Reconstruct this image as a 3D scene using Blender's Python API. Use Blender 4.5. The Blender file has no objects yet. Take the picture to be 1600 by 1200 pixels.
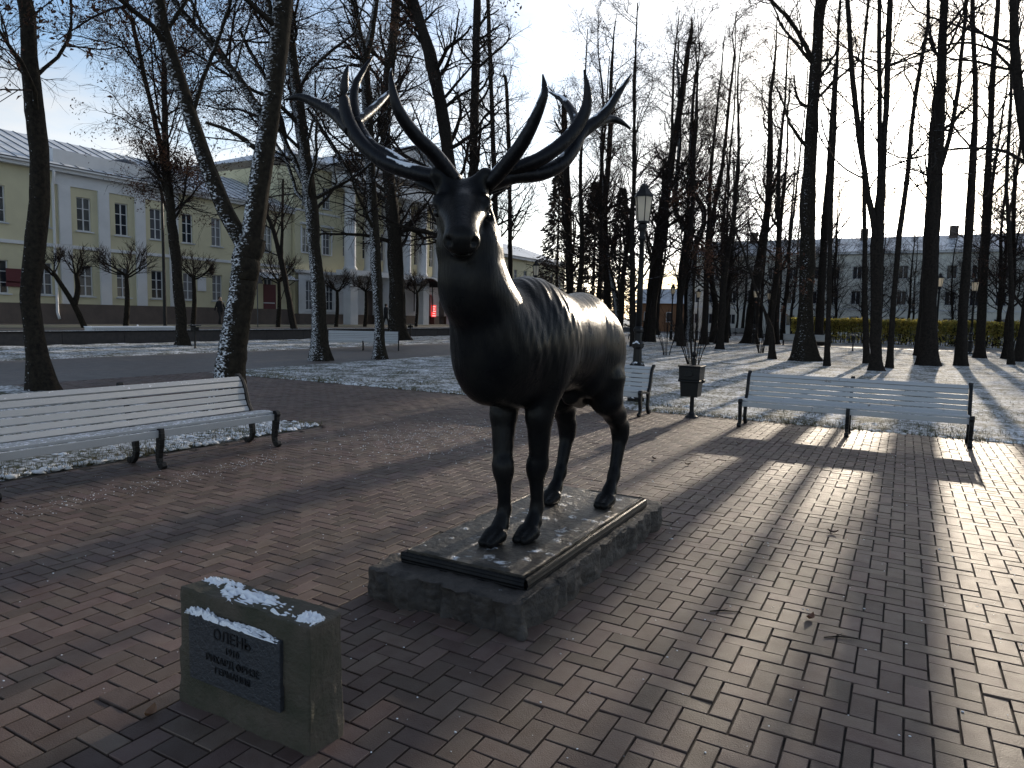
import bpy, bmesh, math, random
import numpy as np
from mathutils import Vector, Matrix
RND = random.Random(7); NR = np.random.default_rng(11)
S = bpy.context.scene; COL = S.collection
# ------------------------------------------------------------------ camera
FPX, PIT, ROL, EYE, AZ = 1102.16, 0.09689844, -0.02340707, 1.60158, 0.50551135
cp, sp, cr, sr, ca, sa = math.cos(PIT), math.sin(PIT), math.cos(ROL), math.sin(ROL), math.cos(AZ), math.sin(AZ)
def _w(x, y, z): return Vector((x*ca - y*sa, x*sa + y*ca, z))     # X runs along the benches' edge, Y along the street facade
right, up, fwd = _w(cr, -sr*sp, -sr*cp), _w(sr, cr*sp, cr*cp), _w(0, cp, -sp)
cam = bpy.data.cameras.new('camera'); camo = bpy.data.objects.new('camera', cam); COL.objects.link(camo)
cam.sensor_width = 36; cam.lens = FPX/1600*36; cam.clip_end = 3000; cam.clip_start = .05
M = Matrix.Identity(4)
for i in range(3): M[i][0], M[i][1], M[i][2] = right[i], up[i], -fwd[i]
M.translation = (0, 0, EYE); camo.matrix_world = M; S.camera = camo
def ray(px, py): return fwd + right*((px-800)/FPX) + up*((600-py)/FPX)
def G(px, py, z=0.0):
    r = ray(px, py); t = (z-EYE)/r.z; return Vector((r.x*t, r.y*t, z))
def PU(px, py, u): r = ray(px, py); t = u/r.x; return Vector((u, r.y*t, EYE+r.z*t))
def PV(px, py, v): r = ray(px, py); t = v/r.y; return Vector((r.x*t, v, EYE+r.z*t))
def PD(px, py, d): return Vector((0, 0, EYE)) + ray(px, py)*d     # point at depth d
def depth(p): return (Vector(p)-Vector((0, 0, EYE))).dot(fwd)
# ------------------------------------------------------------------ sky, sun, exposure
SUN_AZ, SUN_EL = math.radians(1.09), math.radians(14.4)           # azimuth measured from +Y towards +X
W = bpy.data.worlds.new('World'); S.world = W; W.use_nodes = True
nt = W.node_tree; bg = nt.nodes['Background']
sky = nt.nodes.new('ShaderNodeTexSky'); sky.sky_type = 'NISHITA'; sky.sun_disc = False
sky.sun_elevation = SUN_EL; sky.sun_rotation = SUN_AZ; sky.dust_density = 1.2; sky.air_density = 1.0; sky.ozone_density = 2.4
tc = nt.nodes.new('ShaderNodeTexCoord'); mp = nt.nodes.new('ShaderNodeMapping'); mp.inputs['Scale'].default_value = (1.2, 1.2, 4.0)
nz = nt.nodes.new('ShaderNodeTexNoise'); nz.inputs['Scale'].default_value = 1.6; nz.inputs['Detail'].default_value = 7; nz.inputs['Roughness'].default_value = .6
rp = nt.nodes.new('ShaderNodeValToRGB'); rp.color_ramp.elements[0].position = .38; rp.color_ramp.elements[1].position = .64
rp.color_ramp.elements[1].color = (.85, .85, .85, 1)
bw = nt.nodes.new('ShaderNodeRGBToBW'); ml = nt.nodes.new('ShaderNodeMath'); ml.operation = 'MULTIPLY_ADD'; ml.inputs[1].default_value = 1.35; ml.inputs[2].default_value = .05
mx = nt.nodes.new('ShaderNodeMix'); mx.data_type = 'RGBA'
L = nt.links.new
L(tc.outputs['Generated'], mp.inputs[0]); L(mp.outputs[0], nz.inputs['Vector']); L(nz.outputs['Fac'], rp.inputs[0])
L(sky.outputs[0], bw.inputs[0]); L(bw.outputs[0], ml.inputs[0])
L(rp.outputs[0], mx.inputs['Factor']); L(sky.outputs[0], mx.inputs['A']); L(ml.outputs[0], mx.inputs['B'])
L(mx.outputs['Result'], bg.inputs[0]); bg.inputs[1].default_value = .14
sl = bpy.data.lights.new('sun', 'SUN'); sl.energy = 2.5; sl.angle = math.radians(.55); sl.color = (1, .86, .68)
so = bpy.data.objects.new('sun', sl); COL.objects.link(so); so.location = (0, 30, 40)
sd = Vector((math.sin(SUN_AZ)*math.cos(SUN_EL), math.cos(SUN_AZ)*math.cos(SUN_EL), math.sin(SUN_EL)))
so.rotation_euler = sd.to_track_quat('Z', 'Y').to_euler()
S.view_settings.view_transform = 'Standard'; S.view_settings.look = 'None'; S.view_settings.exposure = 0.75
S.view_settings.gamma = 1.0; S.view_settings.use_curve_mapping = False
# ------------------------------------------------------------------ materials
SNOW = (.80, .83, .88)
def mk(name, col, rough=.6, metal=0., spec=.5, col2=None, ns=5., ns2=None, nmix=(.35, .65), bump=0., bs=40., bstretch=None, snow=None, rnd=None, rcol=.25, rvar=0., emit=None, es=1., trans=0.):
    m = bpy.data.materials.new(name); m.use_nodes = True; t = m.node_tree; N = t.nodes; Lk = t.links.new
    b = N['Principled BSDF']; b.inputs['Metallic'].default_value = metal; b.inputs['Roughness'].default_value = rough
    b.inputs['Specular IOR Level'].default_value = spec
    geo = N.new('ShaderNodeNewGeometry')
    def noise(scale, detail=5, stretch=None):
        n = N.new('ShaderNodeTexNoise'); n.inputs['Scale'].default_value = scale; n.inputs['Detail'].default_value = detail; n.inputs['Roughness'].default_value = .62
        if stretch:
            mp = N.new('ShaderNodeMapping'); mp.inputs['Scale'].default_value = stretch
            Lk(geo.outputs['Position'], mp.inputs[0]); Lk(mp.outputs[0], n.inputs['Vector'])
        else: Lk(geo.outputs['Position'], n.inputs['Vector'])
        return n.outputs['Fac']
    def ramp(s, a, c):
        r = N.new('ShaderNodeMapRange'); r.inputs[1].default_value = a; r.inputs[2].default_value = c; Lk(s, r.inputs[0]); return r.outputs[0]
    def mix(fac, A, B):
        x = N.new('ShaderNodeMix'); x.data_type = 'RGBA'
        if hasattr(fac, 'node'): Lk(fac, x.inputs['Factor'])
        else: x.inputs['Factor'].default_value = fac
        for k, v in (('A', A), ('B', B)):
            if hasattr(v, 'node'): Lk(v, x.inputs[k])
            else: x.inputs[k].default_value = (*v, 1)
        return x.outputs['Result']
    def math_(op, a, c):
        x = N.new('ShaderNodeMath'); x.operation = op
        for k, v in ((0, a), (1, c)):
            if hasattr(v, 'node'): Lk(v, x.inputs[k])
            else: x.inputs[k].default_value = v
        return x.outputs[0]
    c = col
    if col2: c = mix(ramp(noise(ns) if not ns2 else math_('ADD', math_('MULTIPLY', noise(ns), .6), math_('MULTIPLY', noise(ns2), .4)), *nmix), col, col2)
    if rnd:
        o = N.new('ShaderNodeObjectInfo').outputs['Random'] if rnd == 'object' else geo.outputs['Random Per Island']
        hs = N.new('ShaderNodeHueSaturation'); v = N.new('ShaderNodeMapRange'); v.inputs[3].default_value = 1-rcol; v.inputs[4].default_value = 1+rcol; Lk(o, v.inputs[0]); Lk(v.outputs[0], hs.inputs['Value'])
        wn = N.new('ShaderNodeTexWhiteNoise'); wn.noise_dimensions = '1D'; Lk(o, wn.inputs['W'])
        h = N.new('ShaderNodeMapRange'); h.inputs[3].default_value = .482; h.inputs[4].default_value = .515; Lk(wn.outputs['Value'], h.inputs[0]); Lk(h.outputs[0], hs.inputs['Hue'])
        if hasattr(c, 'node'): Lk(c, hs.inputs['Color'])
        else: hs.inputs['Color'].default_value = (*c, 1)
        c = hs.outputs[0]
    r = rough
    if rvar: r = math_('ADD', rough-rvar*.5, math_('MULTIPLY', noise(9.), rvar))
    hgt = None
    if bump: hgt = noise(bs, 6, bstretch)
    if snow:
        d, thr, soft, ss = snow[:4]
        dt = N.new('ShaderNodeVectorMath'); dt.operation = 'DOT_PRODUCT'; Lk(geo.outputs['Normal'], dt.inputs[0]); dt.inputs[1].default_value = Vector(d).normalized()
        n2 = math_('MULTIPLY', math_('SUBTRACT', noise(ss, 6, snow[4] if len(snow) > 4 else None), .5), 3.2)
        mk_ = ramp(math_('ADD', dt.outputs['Value'], n2), thr, thr+soft)
        c = mix(mk_, c, SNOW); r = mix(mk_, (rough,)*3, (.75,)*3) if not hasattr(r, 'node') else r
        if metal: Lk(mix(mk_, (metal,)*3, (0, 0, 0)), b.inputs['Metallic'])
        hgt = math_('ADD', mk_, hgt if hgt is not None else 0.)
        bump = max(bump, .35)
    if hasattr(c, 'node'): Lk(c, b.inputs['Base Color'])
    else: b.inputs['Base Color'].default_value = (*c, 1)
    if hasattr(r, 'node'): Lk(r, b.inputs['Roughness'])
    if hgt is not None:
        bp = N.new('ShaderNodeBump'); bp.inputs['Strength'].default_value = bump; bp.inputs['Distance'].default_value = .02; Lk(hgt, bp.inputs['Height']); Lk(bp.outputs[0], b.inputs['Normal'])
    if trans:
        tb = N.new('ShaderNodeBsdfTranslucent'); ms = N.new('ShaderNodeMixShader'); ms.inputs[0].default_value = trans
        if hasattr(c, 'node'): Lk(c, tb.inputs[0])
        else: tb.inputs[0].default_value = (*c, 1)
        Lk(b.outputs[0], ms.inputs[1]); Lk(tb.outputs[0], ms.inputs[2]); Lk(ms.outputs[0], N['Material Output'].inputs[0])
    if emit: b.inputs['Emission Color'].default_value = (*emit, 1); b.inputs['Emission Strength'].default_value = es
    return m
LEFTWIND = (-.25, -1, .3)
MT = dict(
 brick=mk('paving_brick_single', (.090, .060, .049), .56, spec=.27, col2=(.124, .093, .079), ns=8, ns2=.9, nmix=(.38, .62), bump=.3, bs=160, rnd='object', rcol=.3, rvar=.22),
 brickf=mk('paving_brick_field', (.090, .060, .049), .56, spec=.27, col2=(.124, .093, .079), ns=8, ns2=.9, nmix=(.38, .62), bump=.3, bs=160, rnd='island', rcol=.3, rvar=.22),
 joint=mk('joint_sand', (.035, .03, .027), .9, bump=.4, bs=120),
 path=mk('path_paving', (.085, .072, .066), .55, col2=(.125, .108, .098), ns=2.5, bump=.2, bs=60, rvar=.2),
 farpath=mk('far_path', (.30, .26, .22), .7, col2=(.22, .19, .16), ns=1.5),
 lawn=mk('snowy_lawn', (.045, .050, .024), .85, col2=SNOW, ns=15, ns2=1.5, nmix=(.445, .60), bump=.9, bs=40),
 grass=mk('grass_blades', (.07, .085, .03), .7, col2=(.16, .13, .07), ns=3, rnd='island', rcol=.4),
 snow=mk('snow', SNOW, .7, bump=.3, bs=60),
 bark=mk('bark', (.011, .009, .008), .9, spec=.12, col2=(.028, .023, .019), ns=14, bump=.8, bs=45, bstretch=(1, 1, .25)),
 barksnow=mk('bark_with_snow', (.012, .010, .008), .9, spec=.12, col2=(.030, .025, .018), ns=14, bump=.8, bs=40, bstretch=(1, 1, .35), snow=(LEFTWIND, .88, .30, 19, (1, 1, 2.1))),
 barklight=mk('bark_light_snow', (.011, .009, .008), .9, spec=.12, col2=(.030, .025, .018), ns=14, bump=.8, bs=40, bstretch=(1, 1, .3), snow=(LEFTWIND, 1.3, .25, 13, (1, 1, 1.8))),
 twig=mk('twigs', (.020, .014, .012), .85, spec=.12, snow=((0, 0, 1), 1.15, .2, 8)),
 deadleaf=mk('dead_leaves', (.085, .040, .022), .7, col2=(.05, .026, .016), ns=3, rnd='island', rcol=.4, trans=.4),
 bronze=mk('dark_bronze', (.007, .0075, .009), .30, metal=.2, spec=.10, col2=(.014, .0138, .0135), ns=6, bump=.22, bs=24, bstretch=(3.2, 2.2, .5), rvar=.22),
 antler=mk('antler_bronze', (.010, .0105, .013), .38, metal=.7, bump=.4, bs=30, bstretch=(1, 1, .4), snow=((-.35, -.1, 1), .72, .12, 5)),
 eye=mk('eye_bronze', (.03, .03, .03), .15, metal=.6),
 plate=mk('bronze_plate', (.045, .041, .037), .42, metal=.5, spec=.4, col2=(.085, .076, .064), ns=6, bump=.9, bs=17, rvar=.3, snow=((0, 0, 1), 1.22, .3, 8)),
 granite=mk('rough_granite', (.030, .026, .024), .7, col2=(.058, .050, .043), ns=16, bump=1., bs=22, snow=((0, 0, 1), 1.5, .2, 9)),
 mossy=mk('mossy_stone', (.080, .066, .050), .85, col2=(.042, .042, .026), ns=5, bump=.7, bs=45),
 plaque=mk('plaque_metal', (.05, .055, .065), .5, metal=.5, bump=.6, bs=60, rvar=.3),
 letter=mk('cast_letters', (.022, .024, .028), .45, metal=.5),
 white=mk('white_bench_paint', (.42, .43, .44), .45, col2=(.13, .10, .085), ns=14, ns2=3, nmix=(.60, .66), bump=.2, bs=90),
 frosty=mk('frosted_bench_paint', (.38, .39, .40), .5, bump=.25, bs=140, snow=((0, 0, 1), 1.05, .2, 30)),
 iron=mk('black_iron', (.010, .010, .011), .45, metal=.2, spec=.28, bump=.15, bs=50),
 ironsnow=mk('black_iron_snow', (.010, .010, .011), .45, metal=.2, spec=.28, snow=((0, 0, 1), .85, .15, 12)),
 lampglass=mk('frosted_lamp_glass', (.85, .80, .70), .35, trans=.65),
 yellow=mk('yellow_plaster', (.60, .56, .38), .85, col2=(.54, .50, .34), ns=.7, bump=.1, bs=20),
 whitep=mk('white_plaster', (.66, .67, .68), .8, col2=(.58, .59, .60), ns=.9, bump=.1, bs=20),
 plinth=mk('brown_plinth', (.13, .10, .085), .8, col2=(.10, .08, .07), ns=2),
 pale=mk('pale_facade', (.70, .69, .62), .85, col2=(.62, .61, .55), ns=.5),
 roof=mk('metal_roof_snow', (.30, .32, .35), .5, col2=(.58, .61, .65), ns=.8, nmix=(.25, .55), bump=.1, bs=8),
 seam=mk('roof_seam', (.06, .065, .075), .5),
 glass=mk('window_glass', (.025, .03, .04), .08, spec=.8),
 glass2=mk('window_glass_curtained', (.10, .105, .12), .12, spec=.7), glass3=mk('window_glass_blinds', (.19, .19, .20), .2),
 frame=mk('window_frame', (.62, .63, .64), .6),
 darkwall=mk('dark_granite_wall', (.028, .026, .028), .6, col2=(.045, .04, .04), ns=6, bump=.3, bs=30),
 street=mk('street_asphalt', (.06, .06, .062), .8, col2=(.08, .08, .08), ns=1),
 curb=mk('pale_curb', (.42, .38, .28), .8),
 hedge=mk('yellow_hedge_leaf', (.52, .41, .09), .6, col2=(.25, .25, .08), ns=1.8, rnd='island', rcol=.5, trans=.6),
 needle=mk('spruce_needles', (.030, .030, .022), .75, rnd='island', rcol=.4, col2=(.06, .034, .024), ns=.6),
 red=mk('lit_red_sign', (.5, .02, .02), .4, emit=(1, .05, .05), es=.6),
 redt=mk('lit_sign_text', (.8, .6, .6), .4, emit=(1, .6, .55), es=.6),
 signdark=mk('dark_red_board', (.10, .02, .025), .5),
 orange=mk('orange_plaster', (.26, .13, .065), .8),
 leaf=mk('fallen_leaf_brown', (.12, .06, .03), .6, rnd='object', rcol=.4),
 cloth=mk('black_cloth', (.012, .012, .014), .85), skin=mk('skin', (.42, .28, .21), .6), hair=mk('dark_hair', (.02, .015, .012), .6),
 carp=mk('pale_car_paint', (.45, .47, .50), .25, spec=.6), tyre=mk('tyre', (.015, .015, .015), .8),
)
# ------------------------------------------------------------------ mesh helpers
class MB:
    def __init__(s): s.v = []; s.f = []; s.n = 0
    def add(s, v, f):
        v = np.asarray(v, float).reshape(-1, 3); s.v.append(v); s.f += [tuple(int(i)+s.n for i in q) for q in f]; s.n += len(v); return s
    def box(s, a, b):
        x0, y0, z0 = a; x1, y1, z1 = b
        return s.add([(x0,y0,z0),(x1,y0,z0),(x1,y1,z0),(x0,y1,z0),(x0,y0,z1),(x1,y0,z1),(x1,y1,z1),(x0,y1,z1)],
                     [(3,2,1,0),(4,5,6,7),(0,1,5,4),(1,2,6,5),(2,3,7,6),(3,0,4,7)])
    def prism(s, poly, axis, a, b):     # poly 2D counter-clockwise seen from +axis; axis 0: (y,z), 1: (x,z), 2: (x,y)
        def P(p, t): return (t, p[0], p[1]) if axis == 0 else ((p[0], t, p[1]) if axis == 1 else (p[0], p[1], t))
        n = len(poly); v = [P(p, a) for p in poly]+[P(p, b) for p in poly]
        return s.add(v, [tuple(range(n))[::-1], tuple(range(n, 2*n))]+[(i, (i+1) % n, n+(i+1) % n, n+i) for i in range(n)])
    def tube(s, pts, rad, k=8, cap=True):
        v, f = tube_np(np.asarray(pts, float)[None], np.asarray(rad, float)[None], k)
        f = [tuple(q) for q in f]; n = len(pts)
        if cap: f += [tuple(range(k))[::-1], tuple(range((n-1)*k, n*k))]
        return s.add(v, f)
    def lathe(s, prof, c=(0, 0, 0), k=16):   # prof: (r, z)
        v = [(c[0]+r*math.cos(2*math.pi*i/k), c[1]+r*math.sin(2*math.pi*i/k), c[2]+z) for r, z in prof for i in range(k)]
        f = [(j*k+i, j*k+(i+1) % k, (j+1)*k+(i+1) % k, (j+1)*k+i) for j in range(len(prof)-1) for i in range(k)]
        f += [tuple(range(k))[::-1], tuple(range((len(prof)-1)*k, len(prof)*k))]
        return s.add(v, f)
    def strip(s, path, w0, w1, axis, a, b):  # thick 2D path: half-widths w0..w1, extruded along axis
        p = np.array(path, float); t = np.gradient(p, axis=0); t /= np.linalg.norm(t, axis=1)[:, None]; nn = np.stack([-t[:, 1], t[:, 0]], 1)
        w = np.linspace(w0, w1, len(p))[:, None] if np.isscalar(w0) else np.array(w0)[:, None]
        A, B = p+nn*w, p-nn*w
        for i in range(len(p)-1): s.prism([B[i], B[i+1], A[i+1], A[i]], axis, a, b)
        return s
    def mesh(s, name, mat=None, smooth=False):
        me = bpy.data.meshes.new(name); V = np.concatenate(s.v) if s.v else np.zeros((0, 3))
        me.from_pydata(V.tolist(), [], s.f); me.update()
        if mat: me.materials.append(MT[mat] if isinstance(mat, str) else mat)
        if smooth: me.polygons.foreach_set('use_smooth', [True]*len(me.polygons))
        return me
    def build(s, name, mat, parent=None, smooth=False, bevel=0):
        o = bpy.data.objects.new(name, s.mesh(name, mat, smooth)); COL.objects.link(o)
        if parent: o.parent = parent
        if bevel:
            m = o.modifiers.new('bevel', 'BEVEL'); m.width = bevel; m.segments = 2; m.limit_method = 'ANGLE'
        return o
def tube_np(P, R, k):
    """P (B,n,3) R (B,n) -> verts, quads for all tubes at once"""
    B, n, _ = P.shape
    T = np.gradient(P, axis=1); T /= (np.linalg.norm(T, axis=2, keepdims=True)+1e-9)
    ref = np.where(np.abs(T[:, :1, 2:3]) > .9, np.array([1., 0, 0]), np.array([0, 0, 1.])); ref = np.broadcast_to(ref, T.shape)
    A = np.cross(T, ref); A /= (np.linalg.norm(A, axis=2, keepdims=True)+1e-9); C = np.cross(A, T)
    th = np.arange(k)*2*np.pi/k
    V = P[:, :, None, :] + R[:, :, None, None]*(A[:, :, None, :]*np.cos(th)[None, None, :, None]-C[:, :, None, :]*np.sin(th)[None, None, :, None])
    i = np.arange(n-1)[:, None]*k; j = np.arange(k)[None]; j2 = (j+1) % k
    q = np.stack([i+j, i+k+j, i+k+j2, i+j2], -1).reshape(-1, 4)[:, ::-1]
    Q = (q[None]+(np.arange(B)*n*k)[:, None, None]).reshape(-1, 4)
    return V.reshape(-1, 3), Q
def mesh_np(name, V, Q, mat, smooth=True):
    me = bpy.data.meshes.new(name); nv, nf = len(V), len(Q); w = Q.shape[1]
    me.vertices.add(nv); me.vertices.foreach_set('co', np.ascontiguousarray(V, dtype=np.float32).ravel())
    me.loops.add(nf*w); me.loops.foreach_set('vertex_index', np.ascontiguousarray(Q, dtype=np.int32).ravel())
    me.polygons.add(nf); me.polygons.foreach_set('loop_start', np.arange(nf, dtype=np.int32)*w)
    me.polygons.foreach_set('use_smooth', np.full(nf, smooth)); me.update(calc_edges=True); me.validate()
    me.materials.append(MT[mat]); return me
def obj(name, me, parent=None):
    o = bpy.data.objects.new(name, me); COL.objects.link(o)
    if parent: o.parent = parent
    return o
def empty(name, loc=(0, 0, 0), rz=0):
    o = bpy.data.objects.new(name, None); COL.objects.link(o); o.location = loc; o.rotation_euler = (0, 0, rz); o.empty_display_size = .2; return o
def tag(o, label, cat, group=None, kind=None):
    o['label'] = label
    if cat: o['category'] = cat
    if group: o['group'] = group
    if kind: o['kind'] = kind
    return o
def struct(o): o['kind'] = 'structure'; return o
def copy_tree(o, parent=None):
    c = o.copy(); COL.objects.link(c); c.parent = parent
    for ch in [x for x in ALLCH(o)]: copy_tree(ch, c)
    return c
def ALLCH(o): return [x for x in bpy.data.objects if x.parent == o]
def smoothpath(p, n):
    p = np.array(p, float); d = np.r_[0, np.cumsum(np.linalg.norm(np.diff(p[:, :3], axis=0), axis=1))]; q = np.linspace(0, d[-1], n)
    e = np.vstack([2*p[0]-p[1], p, 2*p[-1]-p[-2]]); out = []
    for t in q:
        i = min(max(np.searchsorted(d, t, side='right')-1, 0), len(p)-2); u = (t-d[i])/(d[i+1]-d[i]+1e-9)
        a, b, c, f = e[i], e[i+1], e[i+2], e[i+3]
        out.append(.5*((2*b)+(-a+c)*u+(2*a-5*b+4*c-f)*u*u+(-a+3*b-3*c+f)*u**3))
    return np.array(out)
def sheet(name, x0, y0, x1, y1, z, mat, step=None, amp=0, seed=0, jag=0):
    if not step:
        o = MB().add([(x0,y0,z),(x1,y0,z),(x1,y1,z),(x0,y1,z)], [(0,1,2,3)]).build(name, mat); return struct(o)
    nx, ny = max(2, int((x1-x0)/step)), max(2, int((y1-y0)/step)); r = np.random.default_rng(seed)
    X, Y = np.meshgrid(np.linspace(x0, x1, nx), np.linspace(y0, y1, ny), indexing='ij')
    Z = np.zeros_like(X)
    for k in range(14):
        fr = r.uniform(.3, 5.5, 2)*r.choice([-1, 1], 2); Z += np.sin(X*fr[0]+Y*fr[1]+r.uniform(0, 6))/(1+np.abs(fr).sum()*.5)
    Z = Z/np.abs(Z).max(); edge = np.minimum.reduce([X-x0, x1-X, Y-y0, y1-Y]); ez = np.clip(edge/.18, 0, 1)
    Zz = z-.03+ez*(.03+amp*(Z+.6)); Xj = X+(edge < step*.5)*r.normal(0, jag+1e-9, X.shape); Yj = Y+(edge < step*.5)*r.normal(0, jag+1e-9, X.shape)
    V = np.stack([Xj, Yj, Zz], -1).reshape(-1, 3); I = np.arange(nx*ny).reshape(nx, ny)
    Q = np.stack([I[:-1, :-1], I[1:, :-1], I[1:, 1:], I[:-1, 1:]], -1).reshape(-1, 4)
    return struct(obj(name, mesh_np(name, V, Q, mat)))
# ------------------------------------------------------------------ ground
LE = 11.72      # far edge of the plaza
sheet('ground', -700, -300, 700, 1500, -.06, 'lawn')
sheet('plaza_bed', -22.2, -4, 14, LE+.25, -.014, 'joint')
PLAZA = bpy.data.objects['plaza_bed']; PLAZA.name = 'plaza_pavement'
sheet('lawn_beyond_benches', -15.5, LE, 30, 51.2, .0, 'lawn', .28, .035, 1, .03)
sheet('lawn_bed_behind_bench', -15.3, -3, -7.08, 7.35, .0, 'lawn', .10, .035, 2, .025)
sheet('lawn_strip_by_wall', -29.5, -8, -22.1, 75, .0, 'lawn', .25, .04, 3, .04)
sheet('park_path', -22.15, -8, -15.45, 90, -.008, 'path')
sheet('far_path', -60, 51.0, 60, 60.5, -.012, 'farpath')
sheet('lawn_behind_hedge', -22, 60.4, 60, 74, .0, 'lawn', .5, .05, 4)
sheet('street', -39.9, -20, -29.8, 140, .47, 'street'); sheet('far_street', -29, 76, 80, 98, -.02, 'street')
# herringbone bricks, axis aligned with the plaza
def herring():
    out = []; a = .1
    for i in range(-156, 60):
        for j in range(-20, 118):
            m = (i+j) % 4
            if m == 0: out.append((i*a, j*a, 0))      # lies along X: two cells
            elif m == 2: out.append((i*a, j*a, 1))    # lies along Y: cells (i,j),(i,j+1)
    return out
def proj(p):
    d = Vector(p)-Vector((0, 0, EYE)); z = d.dot(fwd)
    return (800+FPX*d.dot(right)/z, 600-FPX*d.dot(up)/z, z) if z > .3 else (9e9, 9e9, z)
def brick_verts(x, y, o, dz=0, tl=(0, 0)):
    g, c, t = .0042, .0022, 0.0
    w, l = (.2, .1) if o == 0 else (.1, .2)
    x0, y0, x1, y1 = x+g, y+g, x+w-g, y+l-g; z = dz
    z4 = [z+tl[0]*sx+tl[1]*sy for sx, sy in ((-1,-1),(1,-1),(1,1),(-1,1))]
    v = [(x0+c,y0+c,z4[0]),(x1-c,y0+c,z4[1]),(x1-c,y1-c,z4[2]),(x0+c,y1-c,z4[3])]
    v += [(x0,y0,z4[0]-c),(x1,y0,z4[1]-c),(x1,y1,z4[2]-c),(x0,y1,z4[3]-c)]+[(x0,y0,-.03),(x1,y0,-.03),(x1,y1,-.03),(x0,y1,-.03)]
    return v
BF = [(0,1,2,3)]+[(4+i,4+(i+1)%4,(i+1)%4,i) for i in range(4)]+[(8+i,8+(i+1)%4,4+(i+1)%4,4+i) for i in range(4)]
cells = []
for x, y, o in herring():
    if y > LE-.02 or y < -.5: continue
    if x < -7.0 and y < 7.3: continue
    if x < -15.4: continue
    px, py, z = proj((x+.07, y+.07, 0))
    if -140 < px < 1760 and py < 1330 and z < 40: cells.append((z, x, y, o, -40 < px < 1640 and py < 1210))
cells.sort(); vis = [c for c in cells if c[4]][:300]; visset = set((c[1], c[2]) for c in vis)
bm0 = MB().add(brick_verts(0, 0, 0), BF).mesh('brick', 'brick'); bm1 = MB().add(brick_verts(0, 0, 1), BF).mesh('brick', 'brick')
fld = MB(); fv = []; ff = []
for z, x, y, o, s in cells:
    dz, t = NR.normal(0, .0010)-(.003 if NR.random() < .04 else 0), NR.normal(0, .0007, 2)
    if (x, y) in visset:
        b = obj('brick', bm0 if o == 0 else bm1, PLAZA); b.location = (x, y, dz); b.rotation_euler = (t[1]*12, t[0]*12, NR.normal(0, .004))
    else:
        n = len(fv); fv += brick_verts(x, y, o, dz, t*1.0); ff += [[q+n for q in f] for f in BF]
fo = obj('brick_field', mesh_np('brick_field', np.array(fv), np.array(ff), 'brickf', False), PLAZA); fo['kind'] = 'stuff'
# ------------------------------------------------------------------ stag statue (signed-distance sculpt)
CX = -2.0
def surface_nets(F, org, h):
    sg = F < 0; c = np.zeros(tuple(n-1 for n in F.shape), np.int8); sl_ = lambda a, n: slice(a, n-1+a)
    nx, ny, nz_ = F.shape
    for a in (0, 1):
        for b in (0, 1):
            for d in (0, 1): c += sg[sl_(a, nx), sl_(b, ny), sl_(d, nz_)]
    act = (c > 0) & (c < 8); I = np.argwhere(act); idx = -np.ones(act.shape, np.int64); idx[act] = np.arange(len(I))
    acc = np.zeros((len(I), 3)); cnt = np.zeros(len(I))
    for ax in range(3):
        o1, o2 = [k for k in range(3) if k != ax]
        for a in (0, 1):
            for b in (0, 1):
                A = I.copy(); A[:, o1] += a; A[:, o2] += b; B = A.copy(); B[:, ax] += 1
                f0, f1 = F[A[:, 0], A[:, 1], A[:, 2]], F[B[:, 0], B[:, 1], B[:, 2]]; m = (f0 < 0) != (f1 < 0)
                t = np.where(m, f0/np.where(m, f0-f1, 1), 0); p = A.astype(float); p[:, ax] += t
                acc += p*m[:, None]; cnt += m
    V = acc/cnt[:, None]*h+org; Q = []
    for ax in range(3):
        o1, o2 = (ax+1) % 3, (ax+2) % 3; A = [slice(None)]*3; B = [slice(None)]*3; A[ax] = slice(0, -1); B[ax] = slice(1, None)
        s0, s1 = sg[tuple(A)], sg[tuple(B)]; E_ = np.argwhere(s0 != s1); E_ = E_[(E_[:, o1] > 0) & (E_[:, o2] > 0) & (E_[:, o1] < F.shape[o1]-1) & (E_[:, o2] < F.shape[o2]-1)]
        fl = s0[E_[:, 0], E_[:, 1], E_[:, 2]]
        def cell(d1, d2): C = E_.copy(); C[:, o1] -= d1; C[:, o2] -= d2; return idx[C[:, 0], C[:, 1], C[:, 2]]
        q = np.stack([cell(1, 1), cell(0, 1), cell(0, 0), cell(1, 0)], 1); q[~fl] = q[~fl][:, ::-1]; Q.append(q)
    return V, np.concatenate(Q)
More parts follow.
